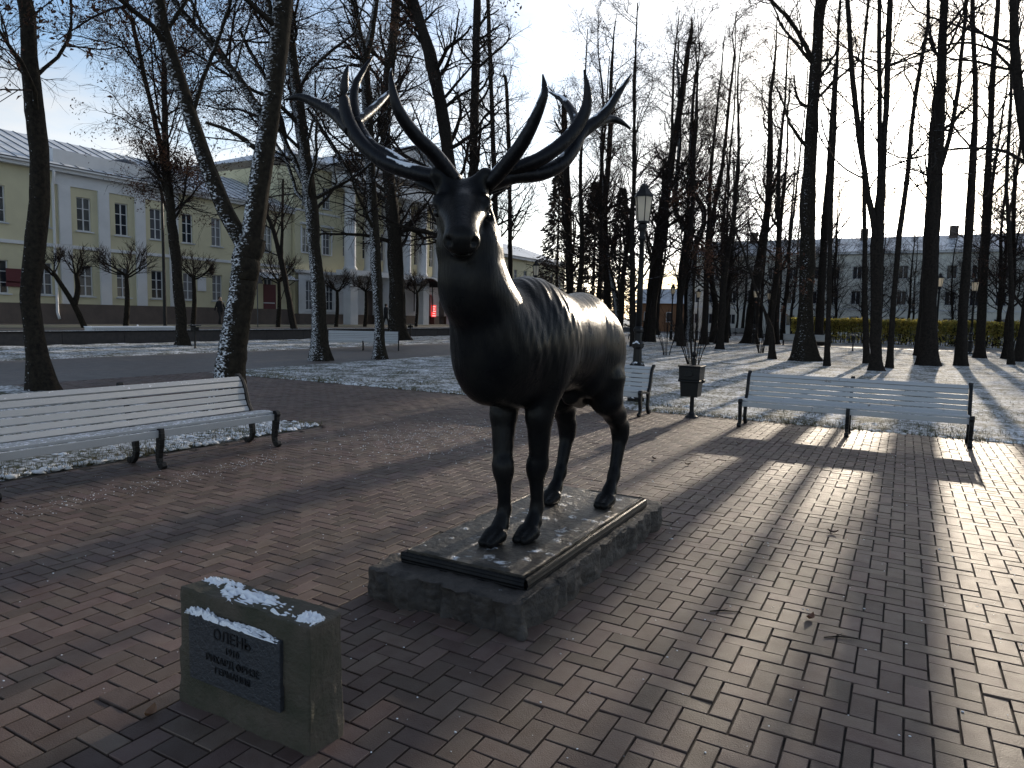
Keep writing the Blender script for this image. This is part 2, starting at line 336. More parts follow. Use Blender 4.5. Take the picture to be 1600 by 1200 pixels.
class SDF:
    def __init__(s, lo, hi, h):
        s.lo = np.array(lo, float); s.h = h; s.n = np.ceil((np.array(hi)-s.lo)/h).astype(int)+1; s.F = np.full(tuple(s.n), 1.0, np.float32)
    def region(s, lo, hi):
        a = np.clip(((np.array(lo)-s.lo)/s.h).astype(int), 0, s.n-1); b = np.clip(((np.array(hi)-s.lo)/s.h).astype(int)+2, 1, s.n)
        g = [s.lo[k]+s.h*np.arange(a[k], b[k]) for k in range(3)]
        return tuple(slice(a[k], b[k]) for k in range(3)), np.meshgrid(*g, indexing='ij')
    def smin(s, sl_, d, k):
        F = s.F[sl_]; hh = np.clip(.5+.5*(F-d)/k, 0, 1); s.F[sl_] = F*(1-hh)+d*hh-k*hh*(1-hh)
    def cone(s, a, b, ra, rb, k=.05, sx=1.0):
        a, b = np.array(a, float), np.array(b, float); m = max(ra, rb)*max(1, 1/sx)+k+.03
        sl_, (X, Y, Z) = s.region(np.minimum(a, b)-m, np.maximum(a, b)+m); ab = b-a; L2 = ab@ab
        t = np.clip(((X-a[0])*ab[0]+(Y-a[1])*ab[1]+(Z-a[2])*ab[2])/L2, 0, 1)
        d = np.sqrt(((X-a[0]-t*ab[0])*sx)**2+(Y-a[1]-t*ab[1])**2+(Z-a[2]-t*ab[2])**2)-(ra+t*(rb-ra)); s.smin(sl_, d, k)
    def ell(s, c, r, k=.06, R=None, sub=False):
        c = np.array(c, float); r = np.array(r, float); m = r.max()+k+.03; sl_, (X, Y, Z) = s.region(c-m, c+m); P = np.stack([X-c[0], Y-c[1], Z-c[2]], -1)
        if R is not None: P = P@np.array(R).T
        k0 = np.linalg.norm(P/r, axis=-1); k1 = np.linalg.norm(P/r**2, axis=-1)+1e-9; d = k0*(k0-1)/k1
        if sub:
            F = s.F[sl_]; hh = np.clip(.5-.5*(F+d)/k, 0, 1); s.F[sl_] = F*(1-hh)+(-d)*hh+k*hh*(1-hh)
        else: s.smin(sl_, d, k)
sd_ = SDF((-2.52, 2.72, .2), (-1.48, 5.25, 2.52), .0115)
for c, r, k in [((CX-.01,3.80,1.44),(.275,.41,.395),.1), ((CX-.01,4.28,1.42),(.272,.55,.325),.1), ((CX-.02,4.64,1.45),(.232,.36,.325),.1), ((CX,4.00,1.66),(.12,.28,.12),.09),
                ((CX-.045,3.41,1.42),(.22,.20,.33),.1), ((CX-.01,3.60,1.22),(.16,.21,.16),.07)]: sd_.ell(c, r, k)
neck = [((CX-.02,3.54,1.42),.245), ((CX-.065,3.31,1.72),.180), ((CX-.09,3.265,1.96),.160), ((CX-.105,3.27,2.10),.145)]
for (a, ra), (b, rb) in zip(neck, neck[1:]): sd_.cone(a, b, ra, rb, .08)
sd_.ell((CX-.07,3.235,1.78),(.175,.15,.24),.03)                    # shaggy throat mane ending in a step
for s in (-1, 1):
    fy = 3.60 if s < 0 else 3.76; fx = CX-.065 if s < 0 else CX+.075
    sd_.ell((CX+s*.16,3.84,1.40),(.12,.22,.28),.07)
    ch = [((CX+s*.14,3.80,1.22),.115), ((CX+s*.110,3.74+(fy-3.68)*.3,1.00),.080), ((fx+s*.012,fy+.06,.70),.056), ((fx,fy+.055,.64),.050), ((fx,fy+.075,.42),.038), ((fx,fy+.03,.335),.046), ((fx,fy-.04,.285),.047)]
    for (a, ra), (b, rb) in zip(ch, ch[1:]): sd_.cone(a, b, ra, rb, .035)
    sd_.ell((fx+.0,fy+.05,.685),(.060,.062,.075),.03)               # knee
    for e in (-1, 1): sd_.cone((fx+e*.030,fy-.03,.290),(fx+e*.028,fy-.135,.266),.046,.028,.010)   # cloven hoof
    sd_.cone((fx,fy+.085,.36),(fx,fy+.115,.325),.024,.014,.02)      # dew claw
    ry = 4.60 if s < 0 else 4.74; rx = CX+s*.185
    sd_.ell((CX+s*.14,4.70,1.34),(.14,.25,.28),.08)
    ch = [((CX+s*.16,4.68,1.16),.15), ((CX+s*.18,4.68,1.02),.108), ((CX+s*.187,(ry+4.94)/2,.90),.078), ((rx,ry+.22,.79),.064), ((rx,ry+.235,.72),.055), ((rx,ry+.13,.44),.040), ((rx,ry+.05,.335),.046), ((rx,ry-.02,.285),.047)]
    for (a, ra), (b, rb) in zip(ch, ch[1:]): sd_.cone(a, b, ra, rb, .04)
    sd_.ell((rx,ry+.255,.80),(.045,.05,.085),.03); sd_.ell((CX+s*.12,4.52,1.20),(.11,.16,.16),.06)
    for e in (-1, 1): sd_.cone((rx+e*.030,ry-.01,.290),(rx+e*.028,ry-.115,.266),.046,.028,.010)
    sd_.cone((rx,ry+.10,.37),(rx,ry+.135,.33),.024,.014,.02)
sd_.cone((CX,5.04,1.60),(CX,5.12,1.40),.05,.03,.04); sd_.cone((CX,4.45,1.05),(CX,4.62,1.0),.06,.05,.06)
# head: looks at where the photographer stood
PO = np.array([-2.140,3.260,2.215]); NO = np.array([-1.915,2.920,1.940]); hf = NO-PO; hl = np.linalg.norm(hf); hf /= hl
hr = np.cross(hf, [0, 0, 1.]); hr /= np.linalg.norm(hr); hu = np.cross(hr, hf); RH = np.stack([hr, hf, hu])
def H(r_, f_, u_): return PO+hr*r_+hf*f_+hu*u_
sd_.ell(H(0,.02,-.02),(.138,.16,.13),.05,RH); sd_.ell(H(0,.15,-.005),(.126,.16,.092),.04,RH)
sd_.cone(H(0,.16,.0),H(0,.43,.0),.108,.078,.04); sd_.ell(H(0,.425,-.02),(.092,.07,.066),.03,RH)
sd_.cone(H(0,.10,-.12),H(0,.38,-.08),.105,.056,.03); sd_.ell(H(0,.0,-.13),(.135,.13,.13),.05,RH); sd_.ell(H(0,.40,-.085),(.058,.06,.03),.012,RH)
for s in (-1, 1):
    sd_.ell(H(s*.120,.115,.042),(.038,.065,.034),.022,RH)           # brow
    sd_.ell(H(s*.148,.135,-.018),(.032,.048,.03),.012,RH,True)      # socket
    sd_.ell(H(s*.066,.478,.004),(.024,.030,.020),.010,RH,True)       # nostril
    sd_.ell(H(s*.118,.24,-.03),(.02,.08,.022),.02,RH,True)
    sd_.cone(H(s*.075,-.03,.05),H(s*.125,-.05,.115),.062,.05,.05)     # antler pedicle
sd_.ell(H(0,.43,-.068),(.12,.13,.007),.006,RH,True)
V, Q = surface_nets(sd_.F, sd_.lo, sd_.h)
nb = [[] for _ in range(0)]
def laplace(V, Q, it=2, w=.5):
    e = np.concatenate([Q[:, [0, 1]], Q[:, [1, 2]], Q[:, [2, 3]], Q[:, [3, 0]]])
    for _ in range(it):
        A = np.zeros_like(V); n = np.zeros(len(V)); np.add.at(A, e[:, 0], V[e[:, 1]]); np.add.at(n, e[:, 0], 1)
        V = V*(1-w)+w*A/n[:, None]
    return V
V = laplace(V, Q)
# shaggy locks carved into mane, flank and haunch: shallow grooves that run with the coat
def locks(V):
    x, y, z = V.T; q = y*1.0+np.abs(x-CX)*.35
    a = np.sin(62*q+3.5*np.sin(4*z+2*y)+9*z)+.6*np.sin(118*q+5*np.sin(6*z)-14*z)
    fr = np.clip((3.55-y)/.2, 0, 1); a = a*(1-fr)+fr*(np.sin(75*x+3*np.sin(5*z))+.5*np.sin(140*x+4*np.sin(8*z)))
    m = np.clip((z-1.2)/.3, 0, 1)*np.clip((2.15-z)/.1, 0, 1)*np.clip((y-3.12)/.08, 0, 1)*np.where(y < 4.05, .8, .22)*(.25+.75*np.sin(5.3*y+4*z+2*x)**2)
    d = V-np.array([CX, 4.1, 1.4]); d[:, 1] *= .2; d /= np.linalg.norm(d, axis=1)[:, None]+1e-9
    return V+d*(a*m*.0055)[:, None]
V = locks(V)
stag = empty('stag_statue', (CX, 4.15, .175)); tag(stag, 'dark bronze statue of a standing stag with huge branching antlers', 'statue')
def child_world(o, p): o.parent = p; o.matrix_parent_inverse = p.matrix_world.inverted(); return o
bpy.context.view_layer.update()
child_world(obj('body', mesh_np('body', V, Q, 'bronze')), stag)
# antlers traced as polylines: (photo x, photo y, depth offset m, radius m)
D0 = depth(PO)
def antler(lines):
    b = MB()
    for ln in lines:
        p = np.array([[*PD(x, y, D0+d), r*(.9 if j else .95)] for j, (x, y, d, r) in enumerate(ln)]); q = smoothpath(p, 26); b.tube(q[:, :3], np.maximum(q[:, 3], .004), 12)
    return child_world(b.build('antler', 'antler', smooth=True), stag)
antler([[(716,287,0,.052),(688,279,.03,.052),(649,270,.08,.050),(605,255,.14,.048),(572,231,.19,.046),(552,205,.22,.046),(541,178,.23,.042),(537,146,.22,.032),(540,118,.20,.020),(543.8,101,.18,.005)],
        [(712,284,-.02,.045),(681.6,244,-.10,.044),(648.8,211,-.18,.040),(622.5,172,-.25,.033),(611.6,130,-.28,.018),(611.6,107,-.28,.004)],
        [(640,262,.10,.03),(614,246,.14,.036),(583,229,.20,.036),(563.5,202,.27,.034),(553.6,167.5,.32,.031),(555,135,.36,.026),(570,106,.40,.017),(583,87,.42,.004)],
        [(549,205,.22,.040),(522,177,.30,.039),(495.6,162,.36,.034),(469,152,.40,.025),(444,156,.42,.005)],
        [(556,192,.26,.030),(583,170,.42,.028),(603,150,.55,.020),(618,134,.63,.004)]])
antler([[(756,289,0,.052),(783,280,.03,.052),(805,274,.06,.050),(843,271,.12,.048),(875,257,.17,.046),(895,233,.21,.044),(906,210,.24,.044),(927,193,.27,.040),(947,175,.29,.032),(967,145,.30,.022),(987,115,.30,.005)],
        [(762,287,-.02,.045),(783,267,-.06,.045),(812,230,-.14,.042),(833,192,-.20,.036),(848,155,-.25,.027),(851,138,-.26,.020),(848,116,-.27,.004)],
        [(790,270,.02,.034),(820,258,.03,.042),(843,249,.04,.044),(875,227,.07,.043),(900,200,.10,.040),(915,172,.10,.036),(918,142,.08,.024),(912.5,109,.05,.005)],
        [(902,205,.2,.032),(899,186,.30,.031),(891,170,.38,.028),(878,155,.44,.022),(857,143,.50,.005)],
        [(905,212,.24,.036),(930,194,.36,.033),(950,186,.44,.028),(967,189,.48,.021),(986,201,.52,.005)]])
for s in (-1, 1):   # ears laid back under the antlers
    a, m_, e = H(s*.12,-.05,.02), H(s*.20,-.14,.03), H(s*.25,-.28,.0)
    q = smoothpath(np.array([[*a,.03],[*m_,.052],[*((m_+e)/2),.046],[*e,.006]]), 12); b = MB(); b.tube(q[:, :3], q[:, 3], 10)
    v = b.v[0]; c = q[:, :3].repeat(10, 0); off = v-c; off -= np.outer(off@hu, hu)*.55; b.v[0] = c+off
    child_world(b.build('ear', 'bronze', smooth=True), stag)
    e_ = MB(); k = 14; c = H(s*.130,.13,-.018)
    e_.lathe([(.021*math.sin(t), -.021*math.cos(t)) for t in np.linspace(.05, 3.09, 10)], c, k); child_world(e_.build('eye', 'eye', smooth=True), stag)
# bronze ground plate with moulded edge, uneven top
def rough_block(name, x0, y0, x1, y1, z0, z1, mat, n=26, amp=.012, side=.02, seed=0, taper=0., bot=0.):
    r = np.random.default_rng(seed); b = bmesh.new(); bmesh.ops.create_cube(b, size=1); bmesh.ops.subdivide_edges(b, edges=b.edges[:], cuts=n, use_grid_fill=True)
    from mathutils import noise as MN
    off = Vector(r.uniform(-50, 50, 3)); sx_, sy_, sz_ = x1-x0, y1-y0, z1-z0
    for v in b.verts:
        x, y, z = v.co; p = Vector((x*sx_, y*sy_, z*sz_)); w = MN.fractal(p*7+off, .9, 2.1, 5); w2 = MN.fractal(Vector((p.x*9, p.y*9, p.z*3.5))+off*2, .8, 2.1, 4)+.5*MN.cell(Vector((p.x*6, p.y*6, p.z*4))+off)
        top = z > .49; k_ = 1-taper*(z+.5); ex, ey = abs(x) > .49, abs(y) > .49; edge = ex or ey; chip = max(0, MN.fractal(p*5+off*3, .9, 2, 4)+.1)
        v.co = ((x0+x1)/2+x*k_*sx_+((w2*side-(chip*side*.9 if top or ey else 0))*math.copysign(1, x) if ex else 0), (y0+y1)/2+y*k_*sy_+((w2*side-(chip*side*.9 if top or ex else 0))*math.copysign(1, y) if ey else 0),
                z0+(z+.5)*sz_+(w*amp-(chip*amp*2.2 if edge else 0) if top else 0))
    me = bpy.data.meshes.new(name); b.to_mesh(me); b.free(); me.materials.append(MT[mat]); me.polygons.foreach_set('use_smooth', [True]*len(me.polygons)); return obj(name, me)
pl = rough_block('ground_plate', -2.43, 3.18, -1.66, 5.10, .222, .245, 'plate', 34, .006, .004, 5); child_world(pl, stag)
mo = MB(); path = [(-2.445,3.165),(-1.645,3.165),(-1.645,5.115),(-2.445,5.115)]
for r_, z_ in ((.0, .182), (.012, .200), (.004, .218)):
    for i in range(4):
        a, b_ = path[i], path[(i+1) % 4]; mo.tube([(a[0],a[1],z_),(b_[0],b_[1],z_)], [.013+r_*.5]*2, 8)
mo.box((-2.44,3.17,.17), (-1.65,5.11,.221)); child_world(mo.build('plate_moulding', 'bronze', smooth=False), stag)
slab = rough_block('granite_slab', -2.57, 2.99, -1.56, 5.34, -.02, .172, 'granite', 60, .014, .040, 9, .0)
tag(slab, 'low rough hewn grey granite slab under the bronze stag', 'pedestal')
# ------------------------------------------------------------------ plaque stone
ps = empty('plaque_stone', (-2.12, 1.84, 0)); tag(ps, 'squat mossy stone block with dark lettered plaque and snow on top', 'plaque stone')
bpy.context.view_layer.update()
bl = rough_block('stone_block', -2.49, 1.76, -1.765, 1.93, -.02, .485, 'mossy', 34, .011, .009, 21, .015); child_world(bl, ps)
pq = MB().box((-2.405, 1.742, .135), (-1.90, 1.765, .405)).build('plaque', 'plaque', bevel=.004); child_world(pq, ps)
for i, (txt, size, z_) in enumerate((('ОЛЕНЬ', .060, .332), ('1910', .040, .286), ('РИХАРД ФРИЗЕ', .038, .238), ('ГЕРМАНИЯ', .036, .194))):
    c = bpy.data.curves.new('t', 'FONT'); c.body = txt; c.size = size; c.align_x = 'CENTER'; c.extrude = .003; c.resolution_u = 3
    to = bpy.data.objects.new('t', c); COL.objects.link(to); bpy.context.view_layer.update()
    me = bpy.data.meshes.new_from_object(to.evaluated_get(bpy.context.evaluated_depsgraph_get())); bpy.data.objects.remove(to); me.materials.clear(); me.materials.append(MT['letter'])
    lo = obj('lettering', me); lo.location = (-2.152, 1.741, z_); lo.rotation_euler = (math.pi/2, 0, 0); bpy.context.view_layer.update()
    lo.parent = pq; lo.matrix_parent_inverse = pq.matrix_world.inverted()
def snow_patch(name, x0, y0, x1, y1, z, h, seed, n=26, thr=.1):
    r = np.random.default_rng(seed); X, Y = np.meshgrid(np.linspace(0, 1, n), np.linspace(0, 1, n), indexing='ij'); f = np.zeros_like(X)
    for k in range(14): a = r.uniform(2, 34, 2); f += np.sin(X*a[0]+r.uniform(0, 6)+2*np.sin(Y*a[1]*.7))*np.sin(Y*a[1]+r.uniform(0, 6)+2*np.sin(X*a[0]*.8))/(1+.06*a.sum())
    f = f/np.abs(f).max()-1.1*((X-.5)**2+(Y-.5)**2)*2+.25-thr; Z = np.clip(f, -.3, 1)*h
    keep = Z > -.1*h; V = np.stack([x0+X*(x1-x0), y0+Y*(y1-y0), z+np.maximum(Z, -.004)], -1).reshape(-1, 3); I = np.arange(n*n).reshape(n, n)
    Q = np.stack([I[:-1, :-1], I[1:, :-1], I[1:, 1:], I[:-1, 1:]], -1); kk = keep[:-1, :-1] | keep[1:, 1:] | keep[1:, :-1] | keep[:-1, 1:]
    return obj(name, mesh_np(name, V, Q[kk].reshape(-1, 4), 'snow'))
for i, a in enumerate([(-2.34,1.765,-1.92,1.90,.484,.03,3), (-2.47,1.83,-2.25,1.92,.487,.018,4), (-1.90,1.765,-1.775,1.87,.484,.022,6)]): child_world(snow_patch('snow_cap', *a, n=44), ps)
for i, a in enumerate([(-2.42,1.735,-2.22,1.768,.404,.035,8), (-2.26,1.737,-1.91,1.766,.402,.02,9)]): child_world(snow_patch('snow_cap', *a, thr=-.25), ps)
# ------------------------------------------------------------------ benches
def make_bench(name, L_=3.0, mat='white'):
    """local: X along the bench, seat faces -Y, front feet at y=0"""
    root = empty(name)
    seat = [(.015,.405),(.115,.415),(.215,.405),(.315,.388),(.405,.372)]
    back = smoothpath([(.43,.385),(.475,.46),(.505,.55),(.53,.65),(.565,.74),(.615,.79)], 7)
    def slat(p0, p1, th, ins=.052, nm='slat'):
        p0, p1 = Vector(p0), Vector(p1); d = (p1-p0).normalized(); n = Vector((-d.y, d.x)); g = .006
        a, b = p0+d*g, p1-d*g; q = [a-n*th*.5, b-n*th*.5, b+n*th*.5, a+n*th*.5]
        MB().prism([(v.x, v.y) for v in q], 0, -L_/2+ins, L_/2-ins).build(nm, mat, root, bevel=.006).location = (NR.normal(0, .003), NR.normal(0, .0012), NR.normal(0, .0012))
    for a, b in zip(seat, seat[1:]): slat(a, b, .03)
    for a, b in zip(back[:-1], back[1:]): slat(tuple(a), tuple(b), .028)
    slat((.012,.31),(.008,.395),.028, nm='front_rail')
    for i, x in enumerate((-L_/2+.026, 0, L_/2-.026)):
        f = MB(); w = .024
        f.strip(smoothpath([(.02,.40),(.005,.30),(.025,.17),(.03,.08),(-.005,.02)], 9), .046, .022, 0, x-w, x+w)       # front leg
        f.strip(smoothpath([(.40,.37),(.415,.25),(.40,.13),(.43,.05),(.47,.015)], 9), .040, .020, 0, x-w, x+w)         # rear leg
        f.strip(smoothpath([(.0,.385),(.13,.385),(.28,.372),(.41,.348)], 6), .018, .018, 0, x-w*.9, x+w*.9)
        bo = [(p[0]+.026, p[1]-.008) for p in smoothpath([(.41,.35),(.475,.45),(.507,.55),(.533,.65),(.57,.742),(.64,.80)], 12)]
        f.strip([(a_-(.0 if i == 1 else .022), c_+(.0 if i == 1 else .006)) for a_, c_ in bo], .036 if i != 1 else .02, .024 if i != 1 else .014, 0, x-w*.9, x+w*.9)
        for cy, cz, r_ in ((-.022,.034,.036), (.49,.034,.034), (.0,.385,.046) if i != 1 else (.02,.37,.02), (.645,.80,.024)):
            f.prism([(cy+r_*math.cos(t), cz+r_*math.sin(t)) for t in np.arange(12)*math.pi/6], 0, x-w*1.15, x+w*1.15)
        f.build('leg_frame', 'iron', root, bevel=.004)
    return root
bench = make_bench('park_bench'); bench.location = (-.63, 10.94, 0)
tag(bench, 'long white slatted bench casting its shadow on sunlit bricks, right of the litter bin', 'bench')
fb = make_bench('park_bench', 3.0, 'frosty'); fb.location = (-6.38, 4.36, 0); fb.rotation_euler = (0, 0, math.pi/2)
tag(fb, 'frosted white slatted bench with curled black iron legs beside the snowy bed', 'bench')
def bench_at(x, y, rz, label, group=None, z=0):
    c = copy_tree(bench); c.location = (x, y, z); c.rotation_euler = (0, 0, rz); tag(c, label, 'bench', group)
    if not group and 'group' in c: del c['group']
    return c
bench_at(-5.18, 11.02, 0, 'white slatted bench partly hidden behind the stag, left of the litter bin')
qb = PD(567, 538, 29.5); bench_at(qb.x, qb.y, math.radians(38), 'distant white bench with black ends standing before the dark retaining wall')
bench_at(-5.75, 51.4, math.pi, 'far bench seen from behind in front of the yellow hedge, beside a thick trunk')
p = G(1590, 553); bench_at(p.x+1.2, p.y, math.pi, 'far dark bench seen from behind, at the end of the yellow hedge')
p = G(972, 531); bench_at(p.x, p.y, math.pi*.5, 'distant bench on the lawn edge behind the near street lamp')
p = G(1150, 524); bench_at(p.x, p.y, math.pi, 'small distant bench on the pale path among the trees')
# ------------------------------------------------------------------ litter bins
t = empty('litter_bin', (-2.98, 11.50, 0)); tag(t, 'black square litter bin on a post with ball finial between two benches', 'litter bin')
MB().lathe([(.11,0),(.10,.02),(.06,.05),(.035,.10),(.03,.95),(.045,.96),(.02,.985),(.028,1.0)], k=14).build('post', 'iron', t, smooth=False)
MB().lathe([(.01,.99),(.035,1.005),(.045,1.035),(.035,1.065),(.012,1.085),(.012,1.10),(.002,1.115)], k=14).build('finial', 'iron', t, smooth=True)
b = MB(); w0, w1 = .135, .165
for z0, z1, a0, a1 in ((.36,.60,w0,.15), (.60,.63,.178,.178), (.63,.84,.165,.172), (.84,.865,.185,.185)):
    v = [(-a0,-a0-.10,z0),(a0,-a0-.10,z0),(a0,a0-.10,z0),(-a0,a0-.10,z0),(-a1,-a1-.10,z1),(a1,-a1-.10,z1),(a1,a1-.10,z1),(-a1,a1-.10,z1)]
    b.add(v, [(3,2,1,0),(4,5,6,7),(0,1,5,4),(1,2,6,5),(2,3,7,6),(3,0,4,7)])
b.build('bucket', 'iron', t, bevel=.01)
b = MB()
for s in (-1, 1): b.lathe([(.0,-.03),(.03,-.02),(.035,0),(.03,.02),(0,.03)], (s*.185,-.1,.615), 10)
b.build('hinge_knob', 'iron', t, smooth=True)
b = MB(); b.prism([(-.07,.70),(-.02,.68),(.05,.70),(.07,.75),(.03,.79),(-.03,.775),(-.065,.745)], 1, -.285, -.268); b.build('emblem', 'iron', t, bevel=.006)
def post_bin(x, y, label):
    q = empty('post_bin', (x, y, 0)); tag(q, label, 'litter bin', 'small post bins')
    MB().lathe([(.09,0),(.05,.03),(.035,.08),(.035,.80)], k=10).build('post', 'iron', q)
    b = MB(); b.box((-.11,-.11,.72), (.11,.11,.86)); b.box((-.17,-.17,.90), (.17,.17,.94)); b.box((-.03,-.03,.86), (.03,.03,.90)); b.build('bucket', 'ironsnow', q, bevel=.01)
for px, py, lb in ((305,545,'small black flat-topped bin on a post near the dark wall, by the forked snowy tree'), (641,531,'small black flat-topped bin on a post by the dark wall, beside the thick trunk'),
               (1332,549,'small black flat-topped bin on a post in front of the yellow hedge')):
    p = G(px, py); post_bin(p.x, p.y, lb)
# ------------------------------------------------------------------ street lamps
def make_lamp():
    r = empty('street_lamp')
    MB().lathe([(.17,0),(.17,.08),(.12,.12),(.11,.62),(.15,.66),(.15,.72),(.09,.78),(.08,1.02),(.12,1.06),(.12,1.12),(.075,1.18),(.07,1.32),(.10,1.36),(.10,1.40),(.06,1.46)], k=8).build('pedestal', 'ironsnow', r)
    MB().lathe([(.062,1.44),(.055,2.2),(.045,3.05),(.075,3.08),(.075,3.12),(.05,3.16),(.06,3.26),(.10,3.34),(.05,3.40)], k=12).build('post', 'iron', r, smooth=True)
    MB().lathe([(.115,3.42),(.165,3.86)], k=6).build('lamp_glass', 'lampglass', r)
    c = MB(); c.lathe([(.13,3.385),(.13,3.415),(.12,3.42)], k=6)
    for i in range(6):
        a = math.pi/3*i; c.tube([(.12*math.cos(a),.12*math.sin(a),3.41),(.172*math.cos(a),.172*math.sin(a),3.87)], [.010,.010], 5)
    c.build('cage', 'iron', r)
    MB().lathe([(.19,3.86),(.185,3.90),(.12,3.98),(.085,4.02),(.085,4.07),(.05,4.10),(.015,4.12),(.012,4.18)], k=6).build('lamp_roof', 'iron', r)
    return r
lamp = make_lamp(); q = PD(993, 630, 13.6); lamp.location = (q.x, q.y, 0); tag(lamp, 'black street lamp with snow-rimmed pedestal just behind the benches and the stag', 'street lamp')
for lx, ly, d, lb in ((838,405,36,'distant black street lamp standing in front of the low house beyond the stag'), (1052,443,52,'distant street lamp seen between bare trunks beyond the bare shrub'), (1092,450,56,'distant street lamp among the thin trees before the pale building'),
                  (1182,448,48,'street lamp partly behind the leaning trunk, left of a second lamp'), (1203,452,49,'street lamp right of the leaning trunk, with another lamp close by'), (1470,425,43,'street lamp with glowing-looking lantern half hidden by the thickest trunk'),
                  (1525,432,40,'street lamp behind the hedge between two straight trunks'), (1222,473,92,'tiny far street lamp by the pale building, left of the hedge'), (1547,478,95,'tiny far street lamp by the pale building, above the hedge')):
    c = copy_tree(lamp); p = PD(lx, ly, d); c.location = (p.x, p.y, 0); k = p.z/4.18; c.scale = (min(k, 1.1),)*2+(k,); tag(c, lb, 'street lamp')
# ------------------------------------------------------------------ trees
def rot_about(d, ax, ang):
    c, s = np.cos(ang)[:, None], np.sin(ang)[:, None]; return d*c+np.cross(ax, d)*s+ax*(ax*d).sum(1, keepdims=True)*(1-c)
def grow(P, R, per, tlo, thi, ang, lf, n, curve, grav, rng, rmin=.0, rk=.55, lmin=.0):
    """children of branches P (B,m,3), R (B,m); returns (B*per, n, 3) polylines and radii"""
    B, m, _ = P.shape; k = B*per; pi = np.repeat(np.arange(B), per); t = rng.uniform(tlo, thi, k); f = t*(m-1); i0 = np.minimum(f.astype(int), m-2); u = (f-i0)[:, None]
    st = P[pi, i0]*(1-u)+P[pi, i0+1]*u; r0 = R[pi, i0]*(1-u[:, 0])+R[pi, i0+1]*u[:, 0]
    d = P[pi, i0+1]-P[pi, i0]; d /= np.linalg.norm(d, axis=1)[:, None]+1e-9
    ln = np.linalg.norm(np.diff(P, axis=1), axis=2).sum(1)[pi]; L_ = np.maximum(ln*lf*rng.uniform(.6, 1.25, k)*(1.15-.65*t), lmin)
    rv = rng.normal(size=(k, 3)); ax = np.cross(d, rv); ax /= np.linalg.norm(ax, axis=1)[:, None]+1e-9
    d = rot_about(d, ax, rng.uniform(ang*.7, ang*1.25, k)); pts = [st]; step = (L_/(n-1))[:, None]
    for s in range(n-1):
        d = d+rng.normal(0, curve, (k, 3))+np.array([0, 0, grav]); d /= np.linalg.norm(d, axis=1)[:, None]; pts.append(pts[-1]+d*step)
    rr = np.minimum(r0*rk*rng.uniform(.7, 1.1, k), r0*.9); rr = np.maximum(rr, rmin)
    return np.stack(pts, 1), rr[:, None]*np.linspace(1, .35, n)[None]
def tubes(P, R, k): return tube_np(P, R, k)
def merge(parts):
    V, Q, o = [], [], 0
    for v, q in parts: V.append(v); Q.append(q+o); o += len(v)
    return np.concatenate(V), np.concatenate(Q)
